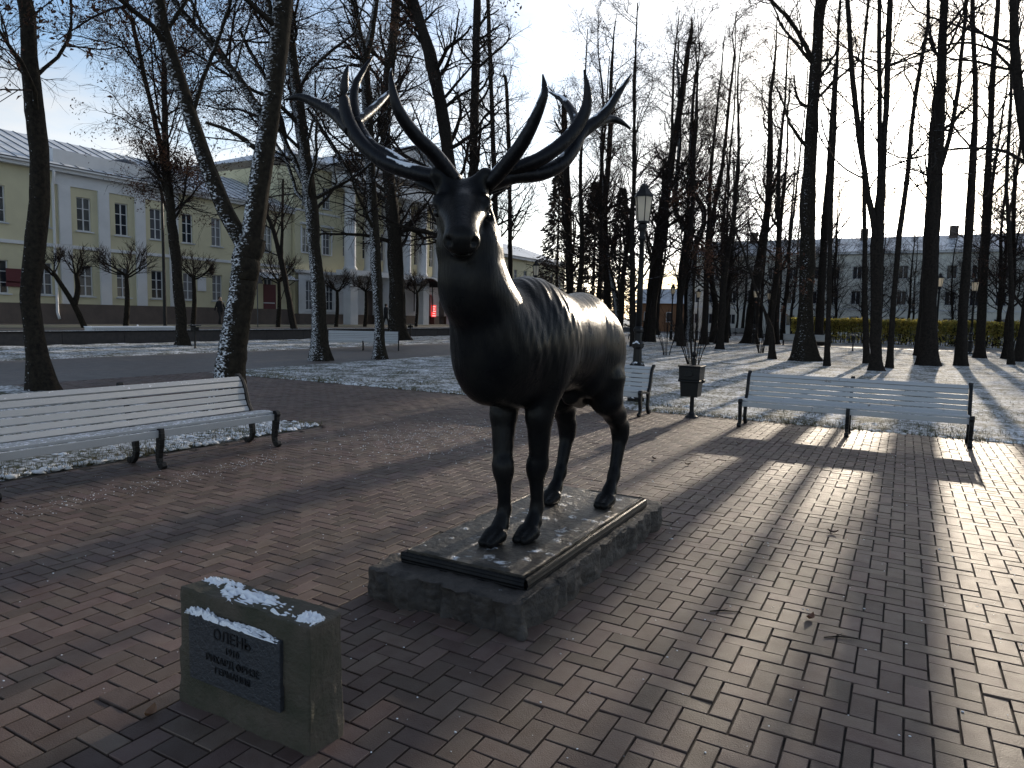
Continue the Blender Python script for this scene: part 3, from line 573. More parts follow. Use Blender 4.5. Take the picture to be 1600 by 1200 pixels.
def tree(name, stems, label, seed, bark='bark', group=None, limbs=20, sub=9, tw=7, tw2=0, crown0=.35, leaves=0, limblen=.3, droop=-.05, base=None, twr=.0045, angle=.85, leafsize=.035):
    """stems: list of (points (n,3), radii) in world space; first one is the trunk"""
    rng = np.random.default_rng(seed); root = empty(name, tuple(base if base is not None else stems[0][0][0])); tag(root, label, 'tree', group)
    bpy.context.view_layer.update(); tr, cr_, lv = [], [], []
    for si, (p, r) in enumerate(stems):
        q = smoothpath(np.column_stack([p, r]), 18); P = q[None, :, :3].copy(); R = np.maximum(q[None, :, 3], .01)
        if si == 0: R[0, 0] *= 1.35; R[0, 1] *= 1.1
        P[0, 1:, :2] += rng.normal(0, .012, (17, 2)); K = 20
        if si == 0: dn = np.linspace(0, 1, 90); P = np.stack([np.interp(dn, np.linspace(0, 1, 18), P[0, :, k]) for k in range(3)], 1)[None]; R = np.interp(dn, np.linspace(0, 1, 18), R[0])[None]
        v, f = tubes(P, R, K); c0 = P[0].repeat(K, 0); th = np.tile(np.arange(K)*2*np.pi/K, P.shape[1]); zz = c0[:, 2]; g = rng.uniform(0, 6, 4)
        fl = np.exp(-np.maximum(zz-zz.min(), 0)/.35)*(si == 0); am = np.clip(R[0].repeat(K)/.12, 0, 1)
        k_ = 1+am*(.05*np.sin(4*th+1.1*zz+g[0])+.035*np.sin(9*th-1.7*zz+g[1])+rng.normal(0, .022, len(th))+.05*np.sin(2.3*zz+2*th+g[2]))+fl*(.22+.28*np.sin(5*th+g[3])); v = c0+(v-c0)*k_[:, None]; tr.append((v, f))
        if r[0] < .045*(1+9*(si == 0)) and len(p) < 6 and si > 0 and np.linalg.norm(p[-1]-p[0]) < 3.2: continue
        if si == 0 and crown0 >= .9: continue
        ln = np.linalg.norm(np.diff(p, axis=0), axis=1).sum(); share = max(4, int(limbs*min(1.2, ln/14)))
        lo = crown0 if si == 0 else .12
        P1, R1 = grow(P, R, share, lo, .98, angle, limblen*14/max(ln, 5), 10, .16, .045, rng, .014+twr, .38); tr.append(tubes(P1, R1, 6))
        P2, R2 = grow(P1, R1, sub, .15, .98, .75, .62, 6, .2, .0, rng, .004+twr*.9, .6); cr_.append(tubes(P2, R2, 3))
        P3, R3 = grow(P2, R2, tw, .12, 1., .7, .62, 4, .24, droop, rng, twr, lmin=.5); cr_.append(tubes(P3, R3, 3))
        ends = P3
        if tw2: P4, R4 = grow(P3, R3, tw2, .15, 1., .65, .75, 3, .22, droop*1.5, rng, twr*.75, lmin=.25); cr_.append(tubes(P4, R4, 3)); ends = P4
        if leaves:
            E_ = ends[:, 2:].reshape(-1, 3); clump = np.sin(E_@rng.normal(0, .9, (3, 3)))
            E_ = E_[(clump.sum(1) > .0)]; n = leaves//len(stems); C = E_[rng.integers(0, len(E_), n)]; lv.append(C+rng.normal(0, .10, C.shape))
    def part(nm, data, mat):
        v, f = merge(data); o = obj(nm, mesh_np(nm, v, f, mat)); child_world(o, root); return o
    part('trunk', tr, bark); part('crown', cr_, 'twig')
    if leaves and lv:
        C = np.concatenate(lv); n = len(C); a = rng.normal(size=(n, 3)); a /= np.linalg.norm(a, axis=1)[:, None]; b = np.cross(a, rng.normal(size=(n, 3))); b /= np.linalg.norm(b, axis=1)[:, None]
        s = rng.uniform(.6, 1.4, (n, 1))*leafsize; c3 = np.cross(a, b)*.35
        v = np.stack([C-a*s, C+b*s*.45+c3*s, C+a*s, C-b*s*.45+c3*s], 1).reshape(-1, 3)
        o = obj('dead_leaves', mesh_np('dead_leaves', v, np.arange(4*n).reshape(n, 4), 'deadleaf', False)); child_world(o, root); o['kind'] = 'stuff'
    return root
def stem_px(pts, d, H=None, gbase=True, dz=None, top_r=.04):
    """photo polyline (x, y, width px) at depth d -> world stem; extended to height H"""
    P, R = [], []
    for i, (x, y, w) in enumerate(pts):
        dd = d+(dz or 0)*i; P.append(PD(x, y, dd)); R.append(w*dd/FPX/2*.87)
    if gbase: P[0] = Vector((P[0].x, P[0].y, -.06))
    if H and P[-1].z < H:
        a = (P[-1]-P[-2]).normalized(); a = (a+Vector((0, 0, 1.2))).normalized(); n = 4; L_ = (H-P[-1].z)/max(a.z, .3); r0 = R[-1]; p0 = P[-1]
        for k in range(1, n+1): P.append(p0+a*L_*k/n+Vector((NR.normal(0, .15), NR.normal(0, .15), 0))); R.append(r0*(1-k/n)+top_r*k/n*.6)
    return np.array([tuple(p) for p in P]), np.array(R)
dep = lambda px, py: depth(G(px, py))
def proj_y(d, px):
    p = PD(px, 520, d); return proj((p.x, p.y, 0))[1]
d1 = dep(65, 611)
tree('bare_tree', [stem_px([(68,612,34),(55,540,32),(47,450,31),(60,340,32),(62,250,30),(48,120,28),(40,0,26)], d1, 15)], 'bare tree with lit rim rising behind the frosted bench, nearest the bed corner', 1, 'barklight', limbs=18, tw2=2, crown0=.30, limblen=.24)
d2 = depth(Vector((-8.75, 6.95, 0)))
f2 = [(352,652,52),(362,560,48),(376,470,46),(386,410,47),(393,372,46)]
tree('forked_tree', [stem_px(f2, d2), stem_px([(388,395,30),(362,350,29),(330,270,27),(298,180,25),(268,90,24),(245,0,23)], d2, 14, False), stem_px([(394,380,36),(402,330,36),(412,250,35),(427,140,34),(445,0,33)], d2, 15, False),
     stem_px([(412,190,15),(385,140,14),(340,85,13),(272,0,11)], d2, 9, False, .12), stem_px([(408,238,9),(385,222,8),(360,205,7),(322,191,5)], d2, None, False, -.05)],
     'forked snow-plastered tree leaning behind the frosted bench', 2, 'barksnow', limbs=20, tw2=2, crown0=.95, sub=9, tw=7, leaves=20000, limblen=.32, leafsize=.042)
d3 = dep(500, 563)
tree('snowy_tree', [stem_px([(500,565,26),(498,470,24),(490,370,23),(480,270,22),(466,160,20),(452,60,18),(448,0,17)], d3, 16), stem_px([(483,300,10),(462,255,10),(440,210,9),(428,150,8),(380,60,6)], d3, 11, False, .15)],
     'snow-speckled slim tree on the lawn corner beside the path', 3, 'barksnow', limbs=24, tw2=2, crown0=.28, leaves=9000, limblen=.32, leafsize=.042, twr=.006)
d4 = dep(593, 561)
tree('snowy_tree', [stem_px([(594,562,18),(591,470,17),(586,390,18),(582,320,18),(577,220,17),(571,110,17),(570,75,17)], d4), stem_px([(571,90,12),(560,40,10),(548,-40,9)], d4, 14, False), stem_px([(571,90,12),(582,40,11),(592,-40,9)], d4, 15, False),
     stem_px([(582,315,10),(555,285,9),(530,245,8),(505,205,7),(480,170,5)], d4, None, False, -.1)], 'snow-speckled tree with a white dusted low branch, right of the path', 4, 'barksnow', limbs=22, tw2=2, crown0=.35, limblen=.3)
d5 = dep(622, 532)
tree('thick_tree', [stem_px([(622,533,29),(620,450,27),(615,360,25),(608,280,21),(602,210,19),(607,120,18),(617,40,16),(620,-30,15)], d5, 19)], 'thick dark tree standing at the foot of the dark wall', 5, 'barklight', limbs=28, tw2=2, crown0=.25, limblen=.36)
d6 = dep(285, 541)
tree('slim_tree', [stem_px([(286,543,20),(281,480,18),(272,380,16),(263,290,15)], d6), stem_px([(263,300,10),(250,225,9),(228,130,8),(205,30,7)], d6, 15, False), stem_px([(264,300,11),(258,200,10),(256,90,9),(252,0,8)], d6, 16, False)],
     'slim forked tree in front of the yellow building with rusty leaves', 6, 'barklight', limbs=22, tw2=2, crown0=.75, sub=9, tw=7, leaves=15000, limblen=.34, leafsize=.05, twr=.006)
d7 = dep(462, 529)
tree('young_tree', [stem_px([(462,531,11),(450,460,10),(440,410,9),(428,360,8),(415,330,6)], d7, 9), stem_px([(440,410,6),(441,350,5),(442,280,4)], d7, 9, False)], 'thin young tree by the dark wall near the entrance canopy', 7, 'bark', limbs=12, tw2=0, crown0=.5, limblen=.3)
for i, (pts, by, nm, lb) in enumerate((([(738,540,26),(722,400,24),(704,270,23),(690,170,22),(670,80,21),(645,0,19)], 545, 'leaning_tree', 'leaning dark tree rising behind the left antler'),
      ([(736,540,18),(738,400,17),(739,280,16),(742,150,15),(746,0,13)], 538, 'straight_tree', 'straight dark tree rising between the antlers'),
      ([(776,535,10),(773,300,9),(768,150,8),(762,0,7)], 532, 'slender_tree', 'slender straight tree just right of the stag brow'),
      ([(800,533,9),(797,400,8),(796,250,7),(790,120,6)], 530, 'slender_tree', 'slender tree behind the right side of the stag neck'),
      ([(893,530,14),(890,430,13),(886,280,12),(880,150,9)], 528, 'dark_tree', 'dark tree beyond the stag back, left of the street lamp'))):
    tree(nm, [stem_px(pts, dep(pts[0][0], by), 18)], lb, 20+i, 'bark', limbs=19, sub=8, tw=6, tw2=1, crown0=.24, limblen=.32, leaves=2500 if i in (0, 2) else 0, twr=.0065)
# right-hand grove
RT = [([(1258,566,36),(1258,520,26),(1262,400,25),(1263,300,24),(1270,170,20),(1276,90,19),(1281,0,18)], [[(1270,95,9),(1240,40,7),(1205,0,6),(1190,-20,5)]], 'stout straight tree with snow at its flared foot', 9),
      ([(1292,575,8),(1295,480,8),(1299,330,7),(1304,200,6),(1309,60,5)], [], 'pole-thin trunk right of the stout snow-footed tree', 4),
      ([(1368,582,19),(1369,480,19),(1370,390,20),(1377,280,15)], [[(1370,385,11),(1362,330,11),(1354,290,10),(1334,140,9),(1324,0,8)], [(1374,290,8),(1374,180,8),(1374,0,7)], [(1379,280,10),(1385,160,10),(1391,0,9)]], 'tree splitting into three tall stems above the far bench path', 7),
      ([(1354,571,9),(1352,480,9),(1352,400,8),(1350,300,7),(1348,180,6)], [], 'thin trunk touching the left side of the three-stemmed tree', 4),
      ([(1389,578,9),(1395,480,9),(1406,360,9),(1417,280,8),(1430,150,7),(1452,20,6)], [], 'thin trunk leaning right of the three-stemmed tree', 5),
      ([(1450,574,25),(1452,480,24),(1456,380,23),(1462,290,21),(1468,200,17),(1472,90,14),(1476,0,13)], [[(1470,260,9),(1482,220,8),(1496,150,7),(1510,0,6)]], 'thickest dark trunk with the low sun glaring behind it', 9),
      ([(1438,558,15),(1443,480,15),(1449,380,13),(1452,300,10),(1456,200,8)], [], 'trunk half hidden behind the left side of the sunlit thickest trunk', 5),
      ([(1500,574,15),(1506,480,15),(1513,380,14),(1518,290,13),(1523,180,9),(1522,80,8),(1518,0,7)], [], 'slightly leaning trunk right of the sunlit thickest trunk', 6),
      ([(1530,562,14),(1536,450,13),(1540,360,12),(1544,270,11),(1551,120,9),(1560,0,8)], [], 'straight trunk standing close to a street lamp behind the hedge', 6),
      ([(1579,573,8),(1580,450,8),(1576,350,7),(1572,270,6),(1580,150,5)], [], 'thin trunk in front of the dark far bench', 4),
      ([(1660,620,24),(1640,400,22),(1612,260,19),(1598,190,17),(1590,110,15),(1584,0,14)], [[(1612,265,6),(1590,245,6),(1550,233,5),(1490,233,4),(1420,250,3),(1320,285,2)], [(1592,125,6),(1570,95,5),(1530,70,4),(1480,70,4),(1400,100,3),(1330,125,2)]], 'leaning trunk sending long thin branches across the neighbouring trunks', 6)]
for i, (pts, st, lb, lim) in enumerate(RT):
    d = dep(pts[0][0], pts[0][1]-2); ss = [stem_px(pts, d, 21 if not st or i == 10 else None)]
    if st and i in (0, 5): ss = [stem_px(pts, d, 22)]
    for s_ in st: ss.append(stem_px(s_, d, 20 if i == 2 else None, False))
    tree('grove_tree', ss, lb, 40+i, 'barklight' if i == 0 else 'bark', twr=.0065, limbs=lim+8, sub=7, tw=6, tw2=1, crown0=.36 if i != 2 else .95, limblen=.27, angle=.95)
# middle distance: crooked trees beyond the lawn
MID = [([(1012,531,16),(1018,450,15),(1032,350,15),(1045,270,14),(1062,170,11),(1078,60,8)], [], 'dark tree leaning right just behind the street lamp'),
       ([(1077,527,13),(1080,450,13),(1083,400,13),(1086,380,12)], [[(1083,385,10),(1070,355,9),(1056,335,9),(1056,290,8),(1062,220,7),(1060,120,5)], [(1086,385,10),(1100,350,9),(1098,320,9),(1080,300,8),(1078,250,7),(1085,130,5)]], 'crooked tree with two S-curved snowy limbs beyond the litter bin'),
       ([(1060,526,11),(1063,450,11),(1066,410,10),(1072,360,7),(1078,280,5)], [], 'dark tree touching the S-curved tree on its left'),
       ([(1114,524,11),(1118,470,10),(1108,420,10),(1112,350,8),(1130,250,6),(1140,150,5)], [], 'crooked tree leaning behind the litter bin shrub'),
       ([(1135,532,6),(1136,470,6),(1134,400,5),(1138,300,4)], [], 'pole-straight slim trunk on the snowy lawn'),
       ([(1172,518,21),(1180,450,18),(1190,390,15),(1200,320,12),(1204,200,9)], [], 'broad dark trunk left of the paired street lamps'),
       ([(1207,563,10),(1206,540,10),(1204,517,10),(1192,480,4),(1178,445,4),(1160,390,4),(1130,310,3)], [], 'bent little tree with a long thin stem leaning left on the lawn'),
       ([(1213,512,9),(1214,450,9),(1213,430,8)], [[(1212,435,6),(1218,380,5),(1224,300,4)], [(1214,435,6),(1230,400,5),(1238,350,4)]], 'forked slim tree between street lamp and stout trunk'),
       ([(1279,512,14),(1284,430,13),(1288,360,12),(1296,250,9),(1304,120,6)], [], 'dark trunk rising out of the left end of the yellow hedge'),
       ([(950,528,13),(948,440,12),(944,340,11),(952,240,9),(955,120,6)], [], 'dark trunk left of the street lamp, above the stag rump'),
       ([(968,522,11),(962,460,11),(950,420,10),(946,350,8),(940,240,6)], [], 'crooked trunk with a snowy elbow left of the street lamp')]
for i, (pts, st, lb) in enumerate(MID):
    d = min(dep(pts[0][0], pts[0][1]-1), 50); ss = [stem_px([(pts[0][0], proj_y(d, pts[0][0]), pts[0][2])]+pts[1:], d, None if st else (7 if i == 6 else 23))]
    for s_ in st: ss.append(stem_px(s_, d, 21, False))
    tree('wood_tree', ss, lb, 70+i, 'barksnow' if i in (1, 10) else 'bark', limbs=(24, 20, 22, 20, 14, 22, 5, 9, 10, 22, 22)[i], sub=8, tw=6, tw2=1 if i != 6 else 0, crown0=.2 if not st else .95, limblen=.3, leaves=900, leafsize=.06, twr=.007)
# farther wood: six trees copied about
protos = []
for i in range(4):
    h = 17+1.5*i; r0 = .17+.02*i; z = np.linspace(-.06, h, 9); p = np.stack([np.cumsum(NR.normal(0, .13+.05*(i % 3), 9)), np.cumsum(NR.normal(0, .13, 9)), z], 1); p[:, :2] -= p[0, :2]
    protos.append((p, np.linspace(r0, .03, 9)))
spots = []; tries = 0
while len(spots) < 62 and tries < 6000:
    tries += 1; y = RND.uniform(38, 97); x = RND.uniform(-24, 21)*(.62+.38*y/96)
    if (50.5 < y < 61) or (74.5 < y < 92): continue
    low = -8.5 < x-.019*y < 3
    if low and y < 60.8: continue                       # the gap through which the sun reaches the plaza
    if all((x-a)**2+(y-b)**2 > 5.5 for a, b, c in spots): spots.append((x, y, low))
lbl = 'bare slender tree in the wood beyond the lawn and path'
made = {}
for k, (x, y, low) in enumerate(spots):
    i = k % 4
    if i not in made:
        p, r = protos[i]; o = tree('background_tree', [(p, r)], lbl, 200+i, 'bark', 'bare trees in the far wood', limbs=26, sub=8, tw=7, tw2=1, crown0=.15, limblen=.29, twr=.0065, base=(0, 0, 0), leaves=500 if i % 2 else 0, leafsize=.06); made[i] = o
    else: o = copy_tree(made[i])
    o['label'] = 'bare slender tree in the wood between the lawn and the far path' if y < 51 else ('bare tree standing behind the far path near the hedge' if y < 75 else 'bare tree beside the far street against the pale building')
    o.location = (x, y, 0); o.rotation_euler = (0, 0, RND.uniform(0, 6.28)); s = RND.uniform(.8, 1.1)*(.6 if low else 1); o.scale = (s, s, s)
# dark spruces behind the stag
def spruce(x, y, h, r, seed, label):
    rng = np.random.default_rng(seed); root = empty('spruce_tree', (x, y, 0)); tag(root, label, 'tree', 'dark spruces'); bpy.context.view_layer.update()
    MB().tube([(0,0,-.05),(0,0,h*.5),(0,0,h)], [.22,.13,.02], 8).build('trunk', 'bark', root)
    n = 6500; t = rng.uniform(.08, 1, n)**.85; a = rng.uniform(0, 6.283, n); tier = .75+.25*np.sin(t*h*4.2+np.sin(a*3)); rr = r*(1-t)**.8*tier*rng.uniform(.35, 1.05, n)
    C = np.stack([rr*np.cos(a), rr*np.sin(a), t*h-.25*rr], 1); d = np.stack([np.cos(a), np.sin(a), -.45+0*a], 1)+rng.normal(0, .35, (n, 3)); d /= np.linalg.norm(d, axis=1)[:, None]
    s_ = np.cross(d, rng.normal(size=(n, 3))); s_ /= np.linalg.norm(s_, axis=1)[:, None]; L_ = rng.uniform(.25, .6, (n, 1))
    v = np.stack([C, C+d*L_*.6+s_*L_*.16, C+d*L_, C+d*L_*.6-s_*L_*.16], 1).reshape(-1, 3); obj('crown', mesh_np('crown', v, np.arange(4*n).reshape(n, 4), 'needle', False), root)
for i, (px, d, h, lb) in enumerate(((868, 74, 17, 'dense dark spruce beyond the stag back beside the low house'), (925, 66, 14, 'dark spruce between bare trunks left of the street lamp'), (965, 80, 16, 'dark spruce directly left of the near street lamp'))):
    q = PD(px, 500, d); spruce(q.x, q.y, h, 3.5, 300+i, lb)
# pollarded street trees on the upper pavement
def pollard(x, y, z, h, w, seed, label, fork=False):
    rng = np.random.default_rng(seed); root = empty('pollard_tree', (x, y, z)); tag(root, label, 'tree', 'pollarded street trees'); bpy.context.view_layer.update()
    tr = []; heads = []
    stems = [[(0,0,-.05),(.05,.1,h*.5),(0,.12,h)]] if not fork else [[(0,.9,-.05),(0,.35,h*.45),(0,-.55,h)], [(0,.4,h*.42),(0,.6,h*.7),(0,.55,h)]]
    for s_ in stems:
        q = smoothpath(np.array(s_), 8); tr.append(tube_np(q[None], np.linspace(.15, .10, 8)[None], 8)); heads.append(q[-1])
    P = np.array([[hd+np.array([0, 0, -.25]), hd+np.array([0, 0, -.1]), hd] for hd in heads]); R = np.full((len(heads), 3), .13)
    P1, R1 = grow(P, R, 11 if not fork else 6, .1, 1., 1.15, 1., 7, .12, .13, rng, .03, .4, w*.5); tr.append(tubes(P1, R1, 5))
    P2, R2 = grow(P1, R1, 8, .3, 1., .7, .6, 6, .16, .08, rng, .014, .5, .4); P3, R3 = grow(P2, R2, 7, .2, 1., .6, .8, 5, .15, .06, rng, .010, .5, .35)
    v, f = merge(tr); obj('trunk', mesh_np('trunk', v, f, 'barklight'), root); v, f = merge([tubes(P2, R2, 4), tubes(P3, R3, 3)]); obj('crown', mesh_np('crown', v, f, 'twig'), root)
SX = -36.2; SZ = .47
for i, (px, lb, fk) in enumerate(((104, 'pollarded street tree with forked leaning trunk beside the white downpipe', True), (196, 'round-headed pollard in front of the white pilasters', False), (301, 'pollard beside the slim forked tree in front of the yellow facade', False),
        (434, 'pollard beside the entrance canopy and warning sign', False), (525, 'pollard in front of the white rusticated ground floor', False), (570, 'pollard before the arched doorway under the columns', False), (650, 'pollard by the curved canopy under the portico', False), (715, 'pollard just left of the stag neck', False))):
    y = PU(px, 500, SX).y; pollard(SX, y, SZ, 2.7+.12*(i*5 % 4), 2.5+.22*(i*3 % 5), 400+i, lb, fk)
for k, px in enumerate((838, 856, 872)):
    q = PU(px, 470, -37); pollard(q.x, q.y, SZ, 3.0, 2.4, 420+k, 'pollard in the row before the low house beyond the stag', False)
# bare shrubs
def shrub(px, py, h, seed, label, n=16, spread=.5):
    p = G(px, py); rng = np.random.default_rng(seed); root = empty('bare_shrub', tuple(p)); tag(root, label, 'shrub'); st = []
    for i in range(n):
        a = rng.uniform(0, 6.28); o = np.array([math.cos(a)*.12, math.sin(a)*.12, -.03]); d = np.array([math.cos(a)*spread*rng.uniform(.2, 1), math.sin(a)*spread*rng.uniform(.2, 1), 1]); st.append([o+d*h*t*rng.uniform(.85, 1.1)*np.array([t**.4, t**.4, 1]) for t in np.linspace(0, 1, 7)])
    P = np.array(st); R = np.linspace(.016, .005, 7)[None].repeat(n, 0); P2, R2 = grow(P, R, 6, .35, 1, .5, .35, 5, .1, .04, rng, .004)
    v, f = merge([tubes(P, R, 4)]); obj('stem', mesh_np('stem', v, f, 'bark'), root); v, f = merge([tubes(P2, R2, 3)]); obj('twigs', mesh_np('twigs', v, f, 'twig'), root)
shrub(1083, 583, 2.0, 500, 'bare upright shrub behind the litter bin'); shrub(1041, 556, 1.9, 501, 'bare shrub on the lawn right of the street lamp', 12); shrub(1189, 552, 1.6, 502, 'bare shrub beside the bent little tree', 14)
# yellow hedge
hp = [PD(1232, 500, 60), PD(1650, 500, 60)]; y0 = 62.5; x0, x1 = PV(1236, 520, y0).x, PV(1660, 520, y0).x
hd = empty('hedge', (x0, y0, 0)); tag(hd, 'long trimmed hedge with yellow autumn leaves beyond the far path', 'hedge'); bpy.context.view_layer.update(); rng = np.random.default_rng(9); n = 26000
X = rng.uniform(0, x1-x0, n); Z = rng.uniform(0, 1, n)**.6*1.95+.03*np.sin(X*1.7)+rng.normal(0, .05, n); Y = rng.uniform(-.6, .6, n)+.06*np.sin(X*2.7); C = np.stack([X, Y, np.maximum(Z, .06)], 1); keep = (Z > .9) | (rng.uniform(size=n) < .35); C = C[keep]; n = len(C)
a = rng.normal(size=(n, 3)); a /= np.linalg.norm(a, axis=1)[:, None]; b = np.cross(a, rng.normal(size=(n, 3))); b /= np.linalg.norm(b, axis=1)[:, None]; s_ = rng.uniform(.05, .11, (n, 1))
lf = obj('leaves', mesh_np('leaves', np.stack([C-a*s_, C+b*s_*.6, C+a*s_, C-b*s_*.6], 1).reshape(-1, 3), np.arange(4*n).reshape(n, 4), 'hedge', False), hd); lf['kind'] = 'stuff'
P = np.array([[(x, y, 0), (x+rng.normal(0, .1), y, .8), (x+rng.normal(0, .25), y+rng.normal(0, .2), 1.75)] for x, y in zip(rng.uniform(0, x1-x0, 420), rng.normal(0, .25, 420))]); v, f = tubes(P, np.full((420, 3), .016), 4); o = obj('stems', mesh_np('stems', v, f, 'bark'), hd); o['kind'] = 'stuff'
# grass tufts poking through the snow along the lawn edges (nobody could count them)
rng = np.random.default_rng(77); n = 46000
y = LE+.02+rng.exponential(2.4, n); x = rng.uniform(-15, 8, n); k = n//4; y[:k] = LE+rng.exponential(.25, k)
xb = rng.uniform(-12, -7.1, 9000); yb = rng.uniform(2., 7.35, 9000); xb[:5000] = -7.1-rng.exponential(.25, 5000); X = np.r_[x, xb]; Y = np.r_[y, yb]; n = len(X)
pat = np.sin(X*2.1+1.3*np.sin(Y*1.7))*np.sin(Y*2.6+X)+rng.normal(0, .5, n) > -.1; X, Y = X[pat], Y[pat]; n = len(X)
a = rng.uniform(0, 6.28, n); h_ = rng.uniform(.02, .075, n); ln = rng.uniform(.02, .07, n); w_ = rng.uniform(.003, .006, n)
B0 = np.stack([X-np.sin(a)*w_, Y+np.cos(a)*w_, 0*X-.005], 1); B1 = np.stack([X+np.sin(a)*w_, Y-np.cos(a)*w_, 0*X-.005], 1); T_ = np.stack([X+np.cos(a)*ln, Y+np.sin(a)*ln, h_+.01], 1)
o = obj('grass', mesh_np('grass', np.stack([B0, B1, T_], 1).reshape(-1, 3), np.arange(3*n).reshape(n, 3), 'grass', False)); tag(o, 'short frosty grass poking through thin snow on the lawns', 'grass', kind='stuff')
# snow clumps along lawn edges and crumbs on the bricks
def clumps(name, P, S_, label):
    ico = bmesh.new(); bmesh.ops.create_icosphere(ico, subdivisions=1, radius=1); iv = np.array([v.co[:] for v in ico.verts]); fi = np.array([[v.index for v in f.verts] for f in ico.faces]); ico.free()
    n = len(P); V = (iv[None]*(1+.35*rng.normal(size=(n, len(iv), 1)).clip(-1, 1)))*S_[:, None, :]+P[:, None, :]; F = (fi[None]+(np.arange(n)*len(iv))[:, None, None]).reshape(-1, 3)
    o = obj(name, mesh_np(name, V.reshape(-1, 3), F, 'snow')); tag(o, label, 'snow', kind='stuff'); return o
n = 1500; P = np.stack([rng.uniform(-15, 6, n), LE+.05+rng.exponential(.5, n), 0*np.ones(n)+.005], 1); nb_ = 900; Pb = np.stack([-7.12-rng.exponential(.35, nb_), rng.uniform(1.5, 7.3, nb_), np.full(nb_, .01)], 1); P = np.r_[P, Pb]
s = rng.uniform(.012, .05, (len(P), 1)); clumps('snow_clumps', P, s*np.array([1.3, 1.1, .45]), 'clumps of thin snow lying along the lawn edges')
n = 1300; P = np.stack([rng.uniform(-7, 2, n), rng.uniform(.8, 11, n), np.full(n, .001)], 1); s = rng.uniform(.0012, .005, (n, 1)); s[:25] *= 2.2
m = 900; Pd = np.stack([rng.normal(-5.4, .55, m), 7.5+rng.normal(0, .9, m), np.full(m, .001)], 1); m2 = 500; Pe = np.stack([-5.9+rng.normal(0, .12, m2), rng.uniform(1.5, 5.5, m2), np.full(m2, .001)], 1)
P = np.r_[P, Pd, Pe]; s = np.r_[s, rng.uniform(.001, .008, (m, 1)), rng.uniform(.0012, .006, (m2, 1))]; clumps('snow_crumbs', P, s*np.array([1.2, 1, .5]), 'scattered snow crumbs on the brick plaza')
# fallen leaves and twigs on the bricks
for i, (px, py, lb) in enumerate(((1301,833,'dark curled leaf lying on the sunlit bricks'), (1266,968,'small dark leaf on bricks right of the stag'), (1022,718,'brown leaf on bricks before the benches'), (1075,727,'brown leaf on bricks in front of the litter bin'), (235,1118,'brown leaf left of the plaque stone'), (1155,694,'leaf on bricks beside the white bench shadow'))):
    p = G(px, py); v = []; nseg = 7
    for k in range(nseg):
        t = k/(nseg-1); w = .022*math.sin(math.pi*min(t*1.05, 1))**.8; z = .004+.018*(t-.5)**2*4
        v += [(t*.075-.037, -w, z+.012), (t*.075-.037, 0, z), (t*.075-.037, w, z+.010)]
    f = [(3*k+j, 3*k+3+j, 3*k+4+j, 3*k+1+j) for k in range(nseg-1) for j in (0, 1)]
    o = MB().add(v, f).build('fallen_leaf', 'leaf', smooth=True); o.location = (p.x, p.y, .001); o.rotation_euler = (0, 0, 1.3*i); tag(o, lb, 'leaf', 'fallen leaves on the bricks')
for px, py, lb in ((1135, 957, 'short dark twig lying on the bricks right of the stag'), (1315, 998, 'little broken twig on the sunlit bricks')):
    p = G(px, py); o = MB().tube([(-.09,0,.004),(-.02,.012,.006),(.08,-.004,.005)], [.003,.004,.002], 6).tube([(-.02,.012,.006),(.02,.04,.008)], [.002,.001], 5).build('twig', 'bark'); o.location = (p.x, p.y, .001); o.rotation_euler = (0, 0, .5); tag(o, lb, 'twig')
# ------------------------------------------------------------------ retaining wall and street level
rw = empty('retaining_wall', (-29.65, 20, 0)); tag(rw, 'low dark granite retaining wall with snow along its coping', 'wall'); bpy.context.view_layer.update()
for k in range(34):
    o = MB().box((-29.78,-10+k*2.6,-.06), (-29.5,-10+k*2.6+2.585,.50)).build('wall_panel', 'darkwall', bevel=.01); child_world(o, rw)
    o = MB().box((-29.86,-10+k*2.6,.502), (-29.44,-10+k*2.6+2.59,.56)).build('coping', 'ironsnow'); child_world(o, rw)
te = MB().box((-60, -25, -.1), (-29.9, 140, .462)).build('terrace', 'street'); struct(te)
kb = MB().box((-37.4, -20, .47), (-37.2, 140, .60)).build('kerb', 'curb'); struct(kb); pv = MB().box((-39.95, -20, .46), (-37.4, 140, .592)).build('pavement', 'path'); struct(pv)
bs_ = empty('ribbed_planter', (-30.4, PU(200, 514, -30.4).y, .47)); tag(bs_, 'long white ribbed snow-topped trough above the dark wall', 'planter')
yA, yB = PU(138, 514, -30.4).y-bs_.location.y, PU(272, 514, -30.4).y-bs_.location.y
MB().box((-.28, yA, 0), (.28, yB, .20)).build('trough', 'whitep', bs_); MB().box((-.30, yA-.02, .20), (.30, yB+.02, .25)).build('snow_top', 'snow', bs_)
n_ = 40; b = MB()
for k in range(n_): y = yA+(k+.5)/n_*(yB-yA); b.box((.28, y-.03, .01), (.31, y+.03, .19))
b.build('ribs', 'frame', bs_)
fc = MB().lathe([(.16,0),(.14,.05),(.05,.12),(.06,.2),(.02,.32)], k=10).build('finial_cone', 'snow', smooth=True); q = PU(215, 511, -30.9); fc.location = (q.x, q.y, .47); tag(fc, 'small white cone standing behind the ribbed trough', 'ornament')
